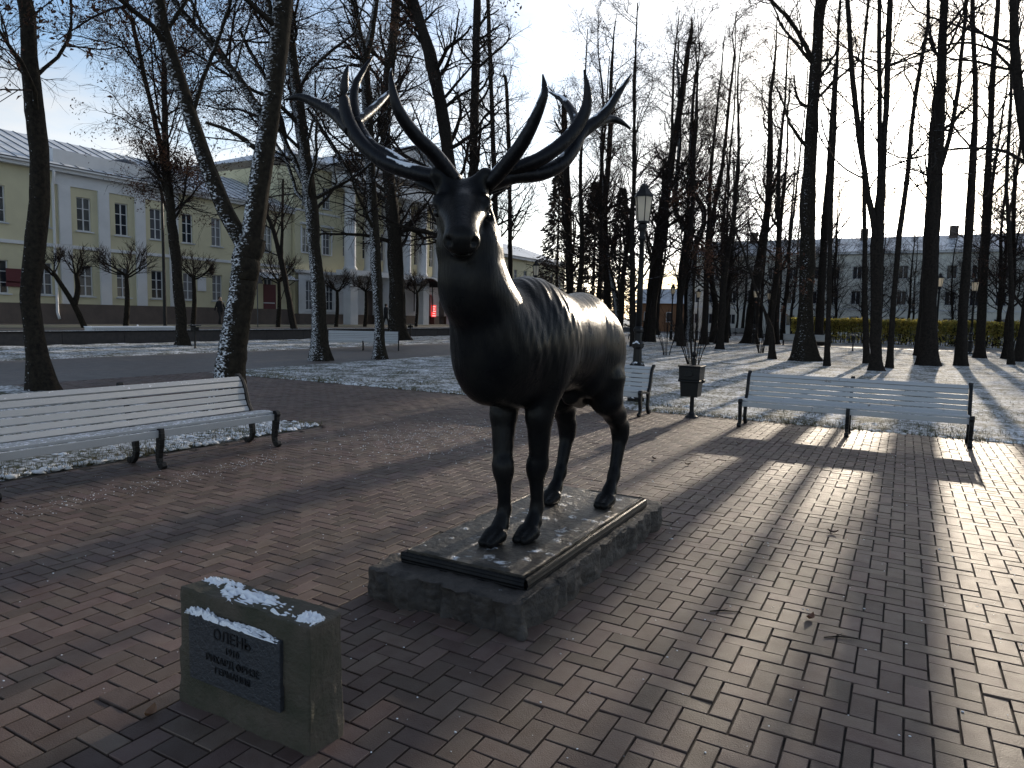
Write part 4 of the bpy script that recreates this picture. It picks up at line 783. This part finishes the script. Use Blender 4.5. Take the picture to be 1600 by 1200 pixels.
# ------------------------------------------------------------------ street buildings
FX = -40.0
def wall_open(b, y0, y1, z0, z1, ops, x=FX, dep_=.22):
    """front face at plane x (faces +X) with real openings and reveals"""
    ys = sorted({y0, y1, *[o[0] for o in ops], *[o[1] for o in ops]}); zs = sorted({z0, z1, *[o[2] for o in ops], *[o[3] for o in ops]})
    for i in range(len(ys)-1):
        for j in range(len(zs)-1):
            cy, cz = (ys[i]+ys[i+1])/2, (zs[j]+zs[j+1])/2
            if any(o[0] < cy < o[1] and o[2] < cz < o[3] for o in ops): continue
            b.add([(x,ys[i],zs[j]),(x,ys[i+1],zs[j]),(x,ys[i+1],zs[j+1]),(x,ys[i],zs[j+1])], [(0,1,2,3)])
    for a, c, e, f in ops:
        for q in ([(x,a,e),(x,c,e),(x-dep_,c,e),(x-dep_,a,e)], [(x,c,f),(x,a,f),(x-dep_,a,f),(x-dep_,c,f)], [(x,a,f),(x,a,e),(x-dep_,a,e),(x-dep_,a,f)], [(x,c,e),(x,c,f),(x-dep_,c,f),(x-dep_,c,e)]): b.add(q, [(0,1,2,3)])
def add_window(par, yc, zc, w, h, x=FX, rows=3, sill=True):
    X = x-.16; b = MB(); t = .05; y0, y1, z0, z1 = yc-w/2, yc+w/2, zc-h/2, zc+h/2
    b.box((X,y0,z0),(X+.06,y0+t,z1)); b.box((X,y1-t,z0),(X+.06,y1,z1)); b.box((X,y0+t,z1-t),(X+.06,y1-t,z1)); b.box((X,y0+t,z0),(X+.06,y1-t,z0+t)); b.box((X+.002,yc-.03,z0+t),(X+.062,yc+.03,z1-t))
    for k in range(1, rows): z = z0+h*k/rows; b.box((X+.004,y0+t,z-.02),(X+.055,y1-t,z+.02))
    o = b.build('window', 'frame'); child_world(o, par)
    def sub(bb, n, m): c = bb.build(n, m); c.parent = o; c.matrix_parent_inverse = o.matrix_world.inverted()
    bpy.context.view_layer.update() if False else None
    sub(MB().box((X-.02,y0,z0),(X+.012,y1,z1)), 'pane', RND.choice(('glass', 'glass', 'glass2', 'glass3')))
    if sill: sub(MB().box((x-.12,y0-.10,z0-.07),(x+.09,y1+.10,z0-.005)), 'sill', 'roof')
    return o
def light_blocker(par, y0, y1, z0, z1, x): cbox(par, 'light_blocker', 'joint', (x-.9,y0,z0), (x-.3,y1,z1))  # dark box added behind the panes to stop sky light leaking through
def gable_roof(par, y0, y1, z, x0, depth_, rise, seams=True, name='roof'):
    b = MB(); b.prism([(x0+.45,z),(x0-depth_/2,z+rise),(x0-depth_,z)], 1, y0, y1) if False else b.add([(x0+.5,y0,z),(x0+.5,y1,z),(x0-depth_/2,y1,z+rise),(x0-depth_/2,y0,z+rise),(x0-depth_,y0,z),(x0-depth_,y1,z),(x0+.5,y0,z-.06),(x0+.5,y1,z-.06)], [(0,1,2,3),(3,2,5,4),(0,3,4),(1,5,2),(6,7,1,0),(6,4,5,7)])
    o = b.build(name, 'roof'); child_world(o, par); n = int((y1-y0)/.75)
    for k in range(n):
        y = y0+(k+.5)*(y1-y0)/n; s = MB().tube([(x0+.48,y,z+.02),(x0-depth_/2,y,z+rise+.02)], [.022,.022], 4).build('seam', 'seam'); child_world(s, o)
    return o
B1 = empty('yellow_building', (FX, 24, .47)); tag(B1, 'two-storey yellow building with white pilasters and seamed metal roof', 'building')
B2 = empty('portico_building', (FX, 50, .47)); tag(B2, 'three-storey yellow building with white columned portico over rusticated ground floor', 'building')
B3 = empty('low_house', (FX, 78, .47)); tag(B3, 'low pale yellow house with snowy hipped roof beyond the stag', 'building'); bpy.context.view_layer.update()
def cbox(par, nm, mat, a, b_, bevel=0): return child_world(MB().box(a, b_).build(nm, mat, bevel=bevel), par)
YS, YE = 4.0, 38.2; wins = [18.80+2.146*k for k in range(-6, 9)]; ops = []
for y in wins: ops += [(y-.39,y+.39,5.68,7.50), (y-.39,y+.39,2.12,3.80)]
b = MB(); wall_open(b, YS, YE, 1.66, 8.62, ops); b.add([(FX-12,YS,.47),(FX-12,YE,.47),(FX-12,YE,8.6),(FX-12,YS,8.6)], [(3,2,1,0)]); b.box((FX-12,YE-.3,.47),(FX-.01,YE-.02,8.6)); b.box((FX-12,YS,.47),(FX-.01,YS+.3,8.6)); child_world(b.build('wall', 'yellow'), B1)
child_world(MB().box((FX-.5,YS,.44),(FX+.10,YE,1.655)).build('plinth', 'plinth'), B1)
for y in wins: add_window(B1, y, 6.59, .78, 1.82); add_window(B1, y, 2.96, .78, 1.68)
cbox(B1, 'string_course', 'whitep', (FX-.05,YS,4.66), (FX+.10,YE-.01,4.84)); cbox(B1, 'cornice', 'whitep', (FX-.1,YS,8.62), (FX+.36,YE,8.80)); cbox(B1, 'cornice', 'whitep', (FX-.1,YS,8.802), (FX+.50,YE,8.94)); cbox(B1, 'frieze', 'whitep', (FX-.02,21.55,7.98), (FX+.06,28.9,8.61))
for y in (22.03, 24.16, 26.33, 28.51): cbox(B1, 'pilaster', 'whitep', (FX-.02,y-.31,1.66), (FX+.12,y+.31,4.655), .01); cbox(B1, 'pilaster', 'whitep', (FX-.02,y-.31,4.845), (FX+.12,y+.31,7.975), .01)
light_blocker(B1, YS+.35, YE-.35, .6, 8.5, FX); light_blocker(B2, 38.6, 65.6, 1.0, 12.2, FX+.25); light_blocker(B3, 69.4, 85.6, .6, 8.0, FX)
gable_roof(B1, YS, YE, 8.95, FX, 12, 2.6); cbox(B1, 'parapet', 'whitep', (FX-.35,21.5,8.96), (FX+.12,29.2,9.82)); child_world(MB().lathe([(.9,0),(.85,.3),(.6,.55),(.1,.7)], (FX-2.6,27.2,9.9), 14).build('dormer', 'seam', smooth=True), B1)
child_world(MB().tube([(FX+.42,21.35,8.6),(FX+.30,21.4,8.3),(FX+.17,21.4,7.9),(FX+.17,21.4,1.2),(FX+.35,21.4,.85)], [.075]*5, 8).build('downpipe', 'frame', smooth=True), B1)
q = PU(322, 420, FX+.05); wl = empty('wall_lantern', tuple(q)); tag(wl, 'black wall lantern on a curved bracket on the yellow facade', 'lantern'); MB().tube(smoothpath([(0,-.4,.0),(.25,-.4,.28),(.5,-.2,.34),(.55,0,.12)], 12), [.03]*12, 6).build('bracket', 'iron', wl); MB().lathe([(.05,-.42),(.11,-.36),(.19,-.02),(.20,0),(.05,.12)], (.55,0,0), 6).build('lantern', 'iron', wl)
q = PU(315, 444, FX+.03); o = MB().box((0,-.32,-.45),(.04,.32,.45)).build('wall_plate', 'whitep', bevel=.01); o.location = q; tag(o, 'pale square wall plate beneath the wall lantern', 'plaque')
for px, py, hw, hh, lb in ((26,431,.5,.36,'dark red name board on the yellow facade'), (26,444,.5,.14,'small dark red board below the larger red name board')):
    q = PU(px, py, FX+.03); o = MB().box((0,-hw,-hh),(.05,hw,hh)).build('name_board', 'signdark', bevel=.01); o.location = q; tag(o, lb, 'sign')
# entrance canopy and door of the yellow building
y = PU(421, 470, FX).y; dr = cbox(B1, 'door', 'signdark', (FX-.02,y-.55,.9), (FX+.06,y+.55,3.4)); y2 = PU(446, 430, FX+1.2).y
cb = empty('entrance_canopy', (FX+.1, y2-.9, 3.75)); tag(cb, 'dark metal entrance canopy with snow on top on the yellow building', 'canopy'); b = MB(); b.add([(0,-1.5,.75),(0,1.5,.75),(1.7,1.6,.0),(1.7,-1.6,.0),(0,-1.5,.68),(0,1.5,.68),(1.7,1.6,-.07),(1.7,-1.6,-.07)], [(3,2,1,0),(4,5,6,7),(0,1,5,4),(1,2,6,5),(2,3,7,6),(3,0,4,7)]); b.build('canopy_roof', 'ironsnow', cb)
b = MB()
for s in (-1.4, 1.4): b.tube([(0,s,-1.6),(.5,s,-.6),(1.55,s,-.06)], [.03]*3, 6)
b.build('bracket', 'iron', cb)
q = PU(402, 440, SX+.6); ws = empty('warning_sign', (q.x, q.y, SZ)); tag(ws, 'grey triangular road sign seen from behind on a thin pole', 'sign'); MB().tube([(0,0,0),(0,0,3.6)], [.035]*2, 6).build('pole', 'seam', ws); MB().prism([(-.42,2.75),(.42,2.75),(0,3.5)], 0, .04, .06).build('sign_plate', 'seam', ws)
q = PU(258, 508, -33); lp = empty('street_pole', (q.x, q.y, SZ)); tag(lp, 'tall thin black pole standing at the street edge', 'pole'); MB().tube([(0,0,0),(0,0,6.6)], [.09,.06], 8).build('pole', 'iron', lp); MB().lathe([(.22,0),(.2,.1),(.1,.2)], k=8).build('pole_base', 'iron', lp)
# portico building
P0, P1_ = 38.25, 66.0; X2 = FX+.25; w2 = [39.4, 41.55, 58.4, 60.6, 62.8, 64.9]; ops = []
for y in w2: ops += [(y-.42,y+.42,5.95,7.75), (y-.42,y+.42,9.45,11.05), (y-.42,y+.42,1.60,3.85)]
wm = [43.8+2.35*k for k in range(6)]
for y in wm: ops += [(y-.45,y+.45,6.0,8.3), (y-.4,y+.4,9.5,11.0)]
b = MB(); wall_open(b, P0, P1_, 4.62, 12.3, [o for o in ops if o[2] > 4], X2); b.box((FX-13,P0,.47),(X2-.01,P0+.3,12.3)); b.box((FX-13,P1_-.3,.47),(X2-.01,P1_,12.3)); child_world(b.build('wall', 'yellow'), B2)
ar = [(46.3,.75), (50.3,.75), (54.6,.75), (57.0,.75)]; gops = [o for o in ops if o[2] < 4]+[(y-h_,y+h_,.5,3.4) for y, h_ in ar]
b = MB(); wall_open(b, P0, P1_, 1.36, 4.4, [(a, c, max(e, 1.36), f) for a, c, e, f in gops], X2+.35, .4); child_world(b.build('ground_floor_wall', 'whitep'), B2)
for k in range(7):
    z = 1.55+k*.42
    segs = []; cur = P0
    for a, c, e, f in sorted(gops):
        if e-.05 < z < f+.05:
            segs.append((cur, a)); cur = c
    segs.append((cur, P1_))
    for a, c in segs:
        if c-a > .1: cbox(B2, 'rustication_course', 'whitep', (X2+.34,a+.01,z-.17), (X2+.385,c-.01,z+.17))
for a, c in ((P0, 45.5), (47.1, 49.5), (51.1, 53.8), (55.4, 56.2), (57.8, P1_)): cbox(B2, 'plinth', 'plinth', (FX-.4,a,.44), (X2+.45,c,1.355))
for y, h_ in ar:
    cbox(B2, 'arch_recess', 'plinth', (X2-.25,y-h_,.5), (X2-.05,y+h_,3.38)); n = 10; pts = [(y+h_*math.cos(t), 2.75+.65*math.sin(t)) for t in np.linspace(0, math.pi, n)]
    child_world(MB().prism([(y+h_+.12,2.75),(y+h_+.12,3.52),(y-h_-.12,3.52),(y-h_-.12,2.75)]+pts[::-1], 0, X2+.352, X2+.40).build('arch_head', 'whitep'), B2)
for y in w2: add_window(B2, y, 6.85, .84, 1.8, X2); add_window(B2, y, 10.25, .84, 1.6, X2); add_window(B2, y, 2.72, .84, 2.25, X2+.35, 3); cbox(B2, 'window_hood', 'whitep', (X2-.02,y-.62,8.0), (X2+.20,y+.62,8.15)); cbox(B2, 'surround', 'whitep', (X2-.02,y+.43,5.95), (X2+.05,y+.58,7.9)); cbox(B2, 'surround', 'whitep', (X2-.02,y-.58,5.95), (X2+.05,y-.43,7.9))
for y in wm: add_window(B2, y, 7.15, .9, 2.3, X2, 3, False); add_window(B2, y, 10.25, .8, 1.5, X2, 2, False)
cbox(B2, 'band', 'whitep', (FX-.1,P0,4.402), (X2+.55,P1_,4.615)); cbox(B2, 'cornice', 'whitep', (FX-.1,P0,12.3), (X2+.45,P1_,12.55)); cbox(B2, 'cornice', 'whitep', (FX-.1,P0,12.552), (X2+.65,P1_,12.75)); cbox(B2, 'string_course', 'whitep', (X2-.02,P0,8.95), (X2+.06,43.0,9.1))
cbox(B2, 'portico_floor', 'whitep', (X2+.552,42.0,4.45), (X2+2.0,57.0,4.85)); cbox(B2, 'entablature', 'whitep', (X2+.2,41.9,11.25), (X2+2.0,57.1,12.29))
for k in range(4): cbox(B2, 'portico_pier', 'whitep', (X2+1.2,42.2+k*4.75-.1,.47), (X2+1.95,42.2+k*4.75+.75,4.449))
for y in [42.7+2.36*k for k in range(6)]:
    c = MB().lathe([(.56,4.85),(.56,5.0),(.50,5.05),(.46,5.2),(.46,8.0),(.40,10.8),(.44,10.9),(.50,11.05),(.56,11.1),(.56,11.245)], (X2+1.35,y,0), 20).build('column', 'whitep', smooth=True); child_world(c, B2)
child_world(MB().prism([(41.8,12.76),(57.2,12.76),(49.5,15.5)], 0, X2-.2, X2+2.2).build('pediment', 'whitep'), B2); child_world(MB().add([(FX+.9,P0-.4,12.76),(FX+.9,P1_+.4,12.76),(FX-6.5,P1_-6,15.2),(FX-6.5,P0+6,15.2),(FX-14,P1_+.4,12.76),(FX-14,P0-.4,12.76)], [(0,1,2,3),(1,4,2),(2,4,5,3),(0,3,5)]).build('roof', 'roof'), B2)
pr = MB(); pr.add([(X2+2.4,41.3,12.8),(X2+2.4,49.5,15.75),(FX-6,49.5,15.75),(FX-6,41.3,12.8),(X2+2.4,57.7,12.8),(FX-6,57.7,12.8)], [(0,1,2,3),(1,4,5,2)]); child_world(pr.build('portico_roof', 'roof'), B2)
q = PU(652, 448, X2+1.5); cc = empty('curved_canopy', tuple(q)); tag(cc, 'dark curved entrance canopy below the portico columns', 'canopy'); b = MB()
pts = [(1.5*math.cos(t), .75*math.sin(t)) for t in np.linspace(0, math.pi, 14)]; b.prism(pts+[(x*.94, z*.92) for x, z in pts[::-1]], 0, 0, 1.4); b.build('canopy_roof', 'ironsnow', cc); b = MB(); b.tube([(.7,-1.35,0),(.7,-1.35,-2.2)], [.05]*2, 6); b.tube([(.7,1.35,0),(.7,1.35,-2.2)], [.05]*2, 6); b.build('post', 'iron', cc)
q = PU(677, 486, X2+.9); rs = empty('lit_sign', tuple(q)); tag(rs, 'small glowing red sign board at the foot of the columned building', 'sign'); h_ = .55; MB().box((0,-.36,-h_),(.08,.36,h_)).build('panel', 'red', rs, bevel=.01); b = MB()
for k in range(5): w_ = (.26,.2,.28,.18,.24)[k]; b.box((.081,-w_,-.48+k*.21),(.09,w_,-.40+k*.21))
b.build('sign_strokes', 'redt', rs)
q = PU(694, 470, X2+.4); o = MB().box((0,-.35,-.6),(.05,.35,.6)).build('notice_board', 'iron', bevel=.01); o.location = PU(665, 470, X2+.41); tag(o, 'dark upright notice board on the white ground floor', 'sign')
# low house
w3 = [72.5+2.4*k for k in range(6)]; ops = []
for y in w3: ops += [(y-.4,y+.4,2.1,3.7), (y-.4,y+.4,5.3,6.9)]
b = MB(); wall_open(b, 69, 86, 1.4, 8.1, ops); b.box((FX-12,85.7,.47),(FX-.01,85.98,8.1)); b.box((FX-12,69,.47),(FX-.01,69.3,8.1)); child_world(b.build('wall', 'yellow'), B3); cbox(B3, 'plinth', 'plinth', (FX-.4,69,.44), (FX+.1,86,1.395)); cbox(B3, 'cornice', 'whitep', (FX-.1,69,8.1), (FX+.45,86.4,8.4))
for y in w3: add_window(B3, y, 2.9, .8, 1.6); add_window(B3, y, 6.1, .8, 1.6)
child_world(MB().add([(FX+.6,68.8,8.41),(FX+.6,86.6,8.41),(FX-5,82,10.6),(FX-5,69,10.6),(FX-11,86.6,8.41),(FX-11,68.8,8.41)], [(0,1,2,3),(1,4,2),(2,4,5,3),(0,3,5)]).build('roof', 'roof'), B3)
# ------------------------------------------------------------------ pale building across the far street
FY = 100.0; B4 = empty('pale_building', (0, FY, 0)); tag(B4, 'long pale three-storey building behind the bare trees and hedge', 'building'); bpy.context.view_layer.update()
xa, xb = -28.0, 46.0; w4 = [xa+1.8+2.55*k for k in range(28)]; zr = ((1.1,2.5), (4.0,5.7), (7.2,8.8)); ops = [(x-.55,x+.55,a,c) for x in w4 for a, c in zr]
def wall_open_y(b, ops, y, z0, z1):
    xs = sorted({xa, xb, *[o[0] for o in ops], *[o[1] for o in ops]}); zs = sorted({z0, z1, *[o[2] for o in ops], *[o[3] for o in ops]})
    xw = np.array([[o[0], o[1]] for o in ops[::3]]); 
    for i in range(len(xs)-1):
        cx = (xs[i]+xs[i+1])/2; inx = ((xw[:, 0] < cx) & (cx < xw[:, 1])).any()
        for j in range(len(zs)-1):
            cz = (zs[j]+zs[j+1])/2
            if inx and any(a < cz < c for a, c in zr): continue
            b.add([(xs[i],y,zs[j]),(xs[i+1],y,zs[j]),(xs[i+1],y,zs[j+1]),(xs[i],y,zs[j+1])], [(0,1,2,3)])
b = MB(); wall_open_y(b, ops, FY, -.1, 10.3); b.box((xa,FY+.02,-.1),(xa+.3,FY+12,10.3)); b.box((xb-.3,FY+.02,-.1),(xb,FY+12,10.3)); child_world(b.build('wall', 'pale'), B4)
for x in w4:
    for a, c in zr:
        y = FY+.18; b = MB(); b.box((x-.55,y,a),(x-.48,y+.06,c)); b.box((x+.48,y,a),(x+.55,y+.06,c)); b.box((x-.48,y,c-.07),(x+.48,y+.06,c)); b.box((x-.48,y,a),(x+.48,y+.06,a+.07)); b.box((x-.035,y+.002,a+.07),(x+.035,y+.06,c-.07)); o = b.build('window', 'frame'); child_world(o, B4)
        g = MB().box((x-.55,y+.03,a),(x+.55,y+.05,c)).build('pane', 'glass'); g.parent = o; g.matrix_parent_inverse = o.matrix_world.inverted()
cbox(B4, 'light_blocker', 'joint', (xa+.35,FY+.3,-.05), (xb-.35,FY+1,10.2)); cbox(B4, 'string_course', 'whitep', (xa,FY-.08,3.3), (xb,FY-.002,3.5)); cbox(B4, 'cornice', 'whitep', (xa-.3,FY-.4,10.3), (xb+.3,FY+.3,10.6))  # first box: added backing that keeps sunlight from leaking round the panes
child_world(MB().add([(xa-.4,FY-.5,10.61),(xb+.4,FY-.5,10.61),(xb-3,FY+6,13),(xa+3,FY+6,13),(xb+.4,FY+12.4,10.61),(xa-.4,FY+12.4,10.61)], [(0,1,2,3),(1,4,2),(2,4,5,3),(0,3,5)]).build('roof', 'roof'), B4)
for x in (-20, -6, 4, 17): child_world(MB().box((x,FY+4.5,11.8),(x+.9,FY+5.4,14.0)).build('chimney', 'plinth'), B4)
# small orange house and pale block seen far between trunks
q = PD(1030, 478, 92); ok = empty('orange_house', (q.x, q.y, 0)); tag(ok, 'small orange house glimpsed between dark trunks right of the lamp', 'building')
b = MB(); b.box((-3,0,-.1),(3,5,3.6)); b.build('wall', 'orange', ok); MB().add([(-3.3,-.3,3.6),(3.3,-.3,3.6),(3.3,5.3,3.6),(-3.3,5.3,3.6),(-3.3,2.5,5.6),(3.3,2.5,5.6)], [(0,1,5,4),(2,3,4,5),(0,4,3),(1,2,5)]).build('roof', 'roof', ok)
for x in (-1.6, 1.4): w_ = MB().box((x-.4,-.05,1.2),(x+.4,.02,2.5)).build('window', 'frame', ok); MB().box((x-.32,-.06,1.28),(x+.32,-.052,2.42)).build('pane', 'glass', w_)
# parked cars behind the hedge
def car(x, y, rz, label):
    r = empty('parked_car', (x, y, -.02), rz); tag(r, label, 'car', 'cars parked behind the hedge'); b = MB()
    prof = [(-2.1,.35),(2.1,.35),(2.15,.7),(1.9,.86),(1.0,.95),(.45,1.42),(-1.1,1.46),(-1.75,1.0),(-2.12,.9)]; b.prism(prof, 1, -.82, .82); b.build('body', 'carp', r, bevel=.06)
    for s in (-1, 1): MB().prism([(.85,.98),(.40,1.36),(-1.05,1.39),(-1.5,1.0)], 1, s*.822-.005, s*.822+.005).build('side_window', 'glass', r)
    for cx in (-1.3, 1.3):
        for s in (-1, 1): MB().prism([(cx+.33*math.cos(t), .33+.33*math.sin(t)) for t in np.arange(16)*math.pi/8], 1, s*.72-.11, s*.72+.11).build('wheel', 'tyre', r)
for px, lb in ((1497, 'pale parked car showing above the hedge right of the thickest trunk'), (1412, 'pale parked car behind the hedge left of the thickest trunk')):
    q = PV(px, 505, 84); car(q.x, q.y, 0, lb)
# ------------------------------------------------------------------ pedestrians, mostly hidden by trunks
def person(x, y, z, rz, label):
    r = empty('person', (x, y, z), rz); tag(r, label, 'person'); bpy.context.view_layer.update()
    f = SDF((-.42,-.5,-.02), (.42,.5,1.82), .022)
    for s in (-1, 1):
        f.cone((s*.09,0,.90),(s*.10,s*.12-.02,.50),.095,.065,.03); f.cone((s*.10,s*.12-.02,.50),(s*.10,s*.20+.04,.09),.06,.045,.02); f.cone((s*.10,s*.20+.05,.05),(s*.11,s*.20-.12,.035),.045,.035,.02)
        f.cone((s*.19,0,1.40),(s*.25,-s*.10,1.12),.062,.05,.03); f.cone((s*.25,-s*.10,1.12),(s*.22,-s*.20,.90),.048,.038,.02)
    f.cone((0,0,.88),(0,0,1.15),.15,.15,.05,.85); f.cone((0,0,1.15),(0,0,1.40),.15,.16,.05,.8); f.cone((0,0,1.44),(0,-.01,1.56),.06,.055,.03); f.ell((0,-.02,1.64),(.078,.095,.115),.02)
    v, q_ = surface_nets(f.F, f.lo, f.h); v = laplace(v, q_, 1); me = mesh_np('body', v, q_, 'cloth'); me.materials.append(MT['skin']); ctr = v[q_].mean(1); me.polygons.foreach_set('material_index', ((ctr[:, 2] > 1.52) & (ctr[:, 1] < .03)).astype(np.int32)); obj('body', me, r)
    h = SDF((-.2,-.25,1.45), (.2,.25,1.85), .02); h.ell((0,.012,1.67),(.092,.10,.105),.02); v, q_ = surface_nets(h.F, h.lo, h.h); obj('hair', mesh_np('hair', v, q_, 'hair'), r)
q = PU(344, 500, -38.2); person(q.x, q.y, .592, math.pi/2, 'person in black walking by the yellow facade, half hidden by the forked tree')
q = PU(603, 500, -33); person(q.x, q.y, .47, 2.6, 'person in dark coat walking on the street between two trunks')
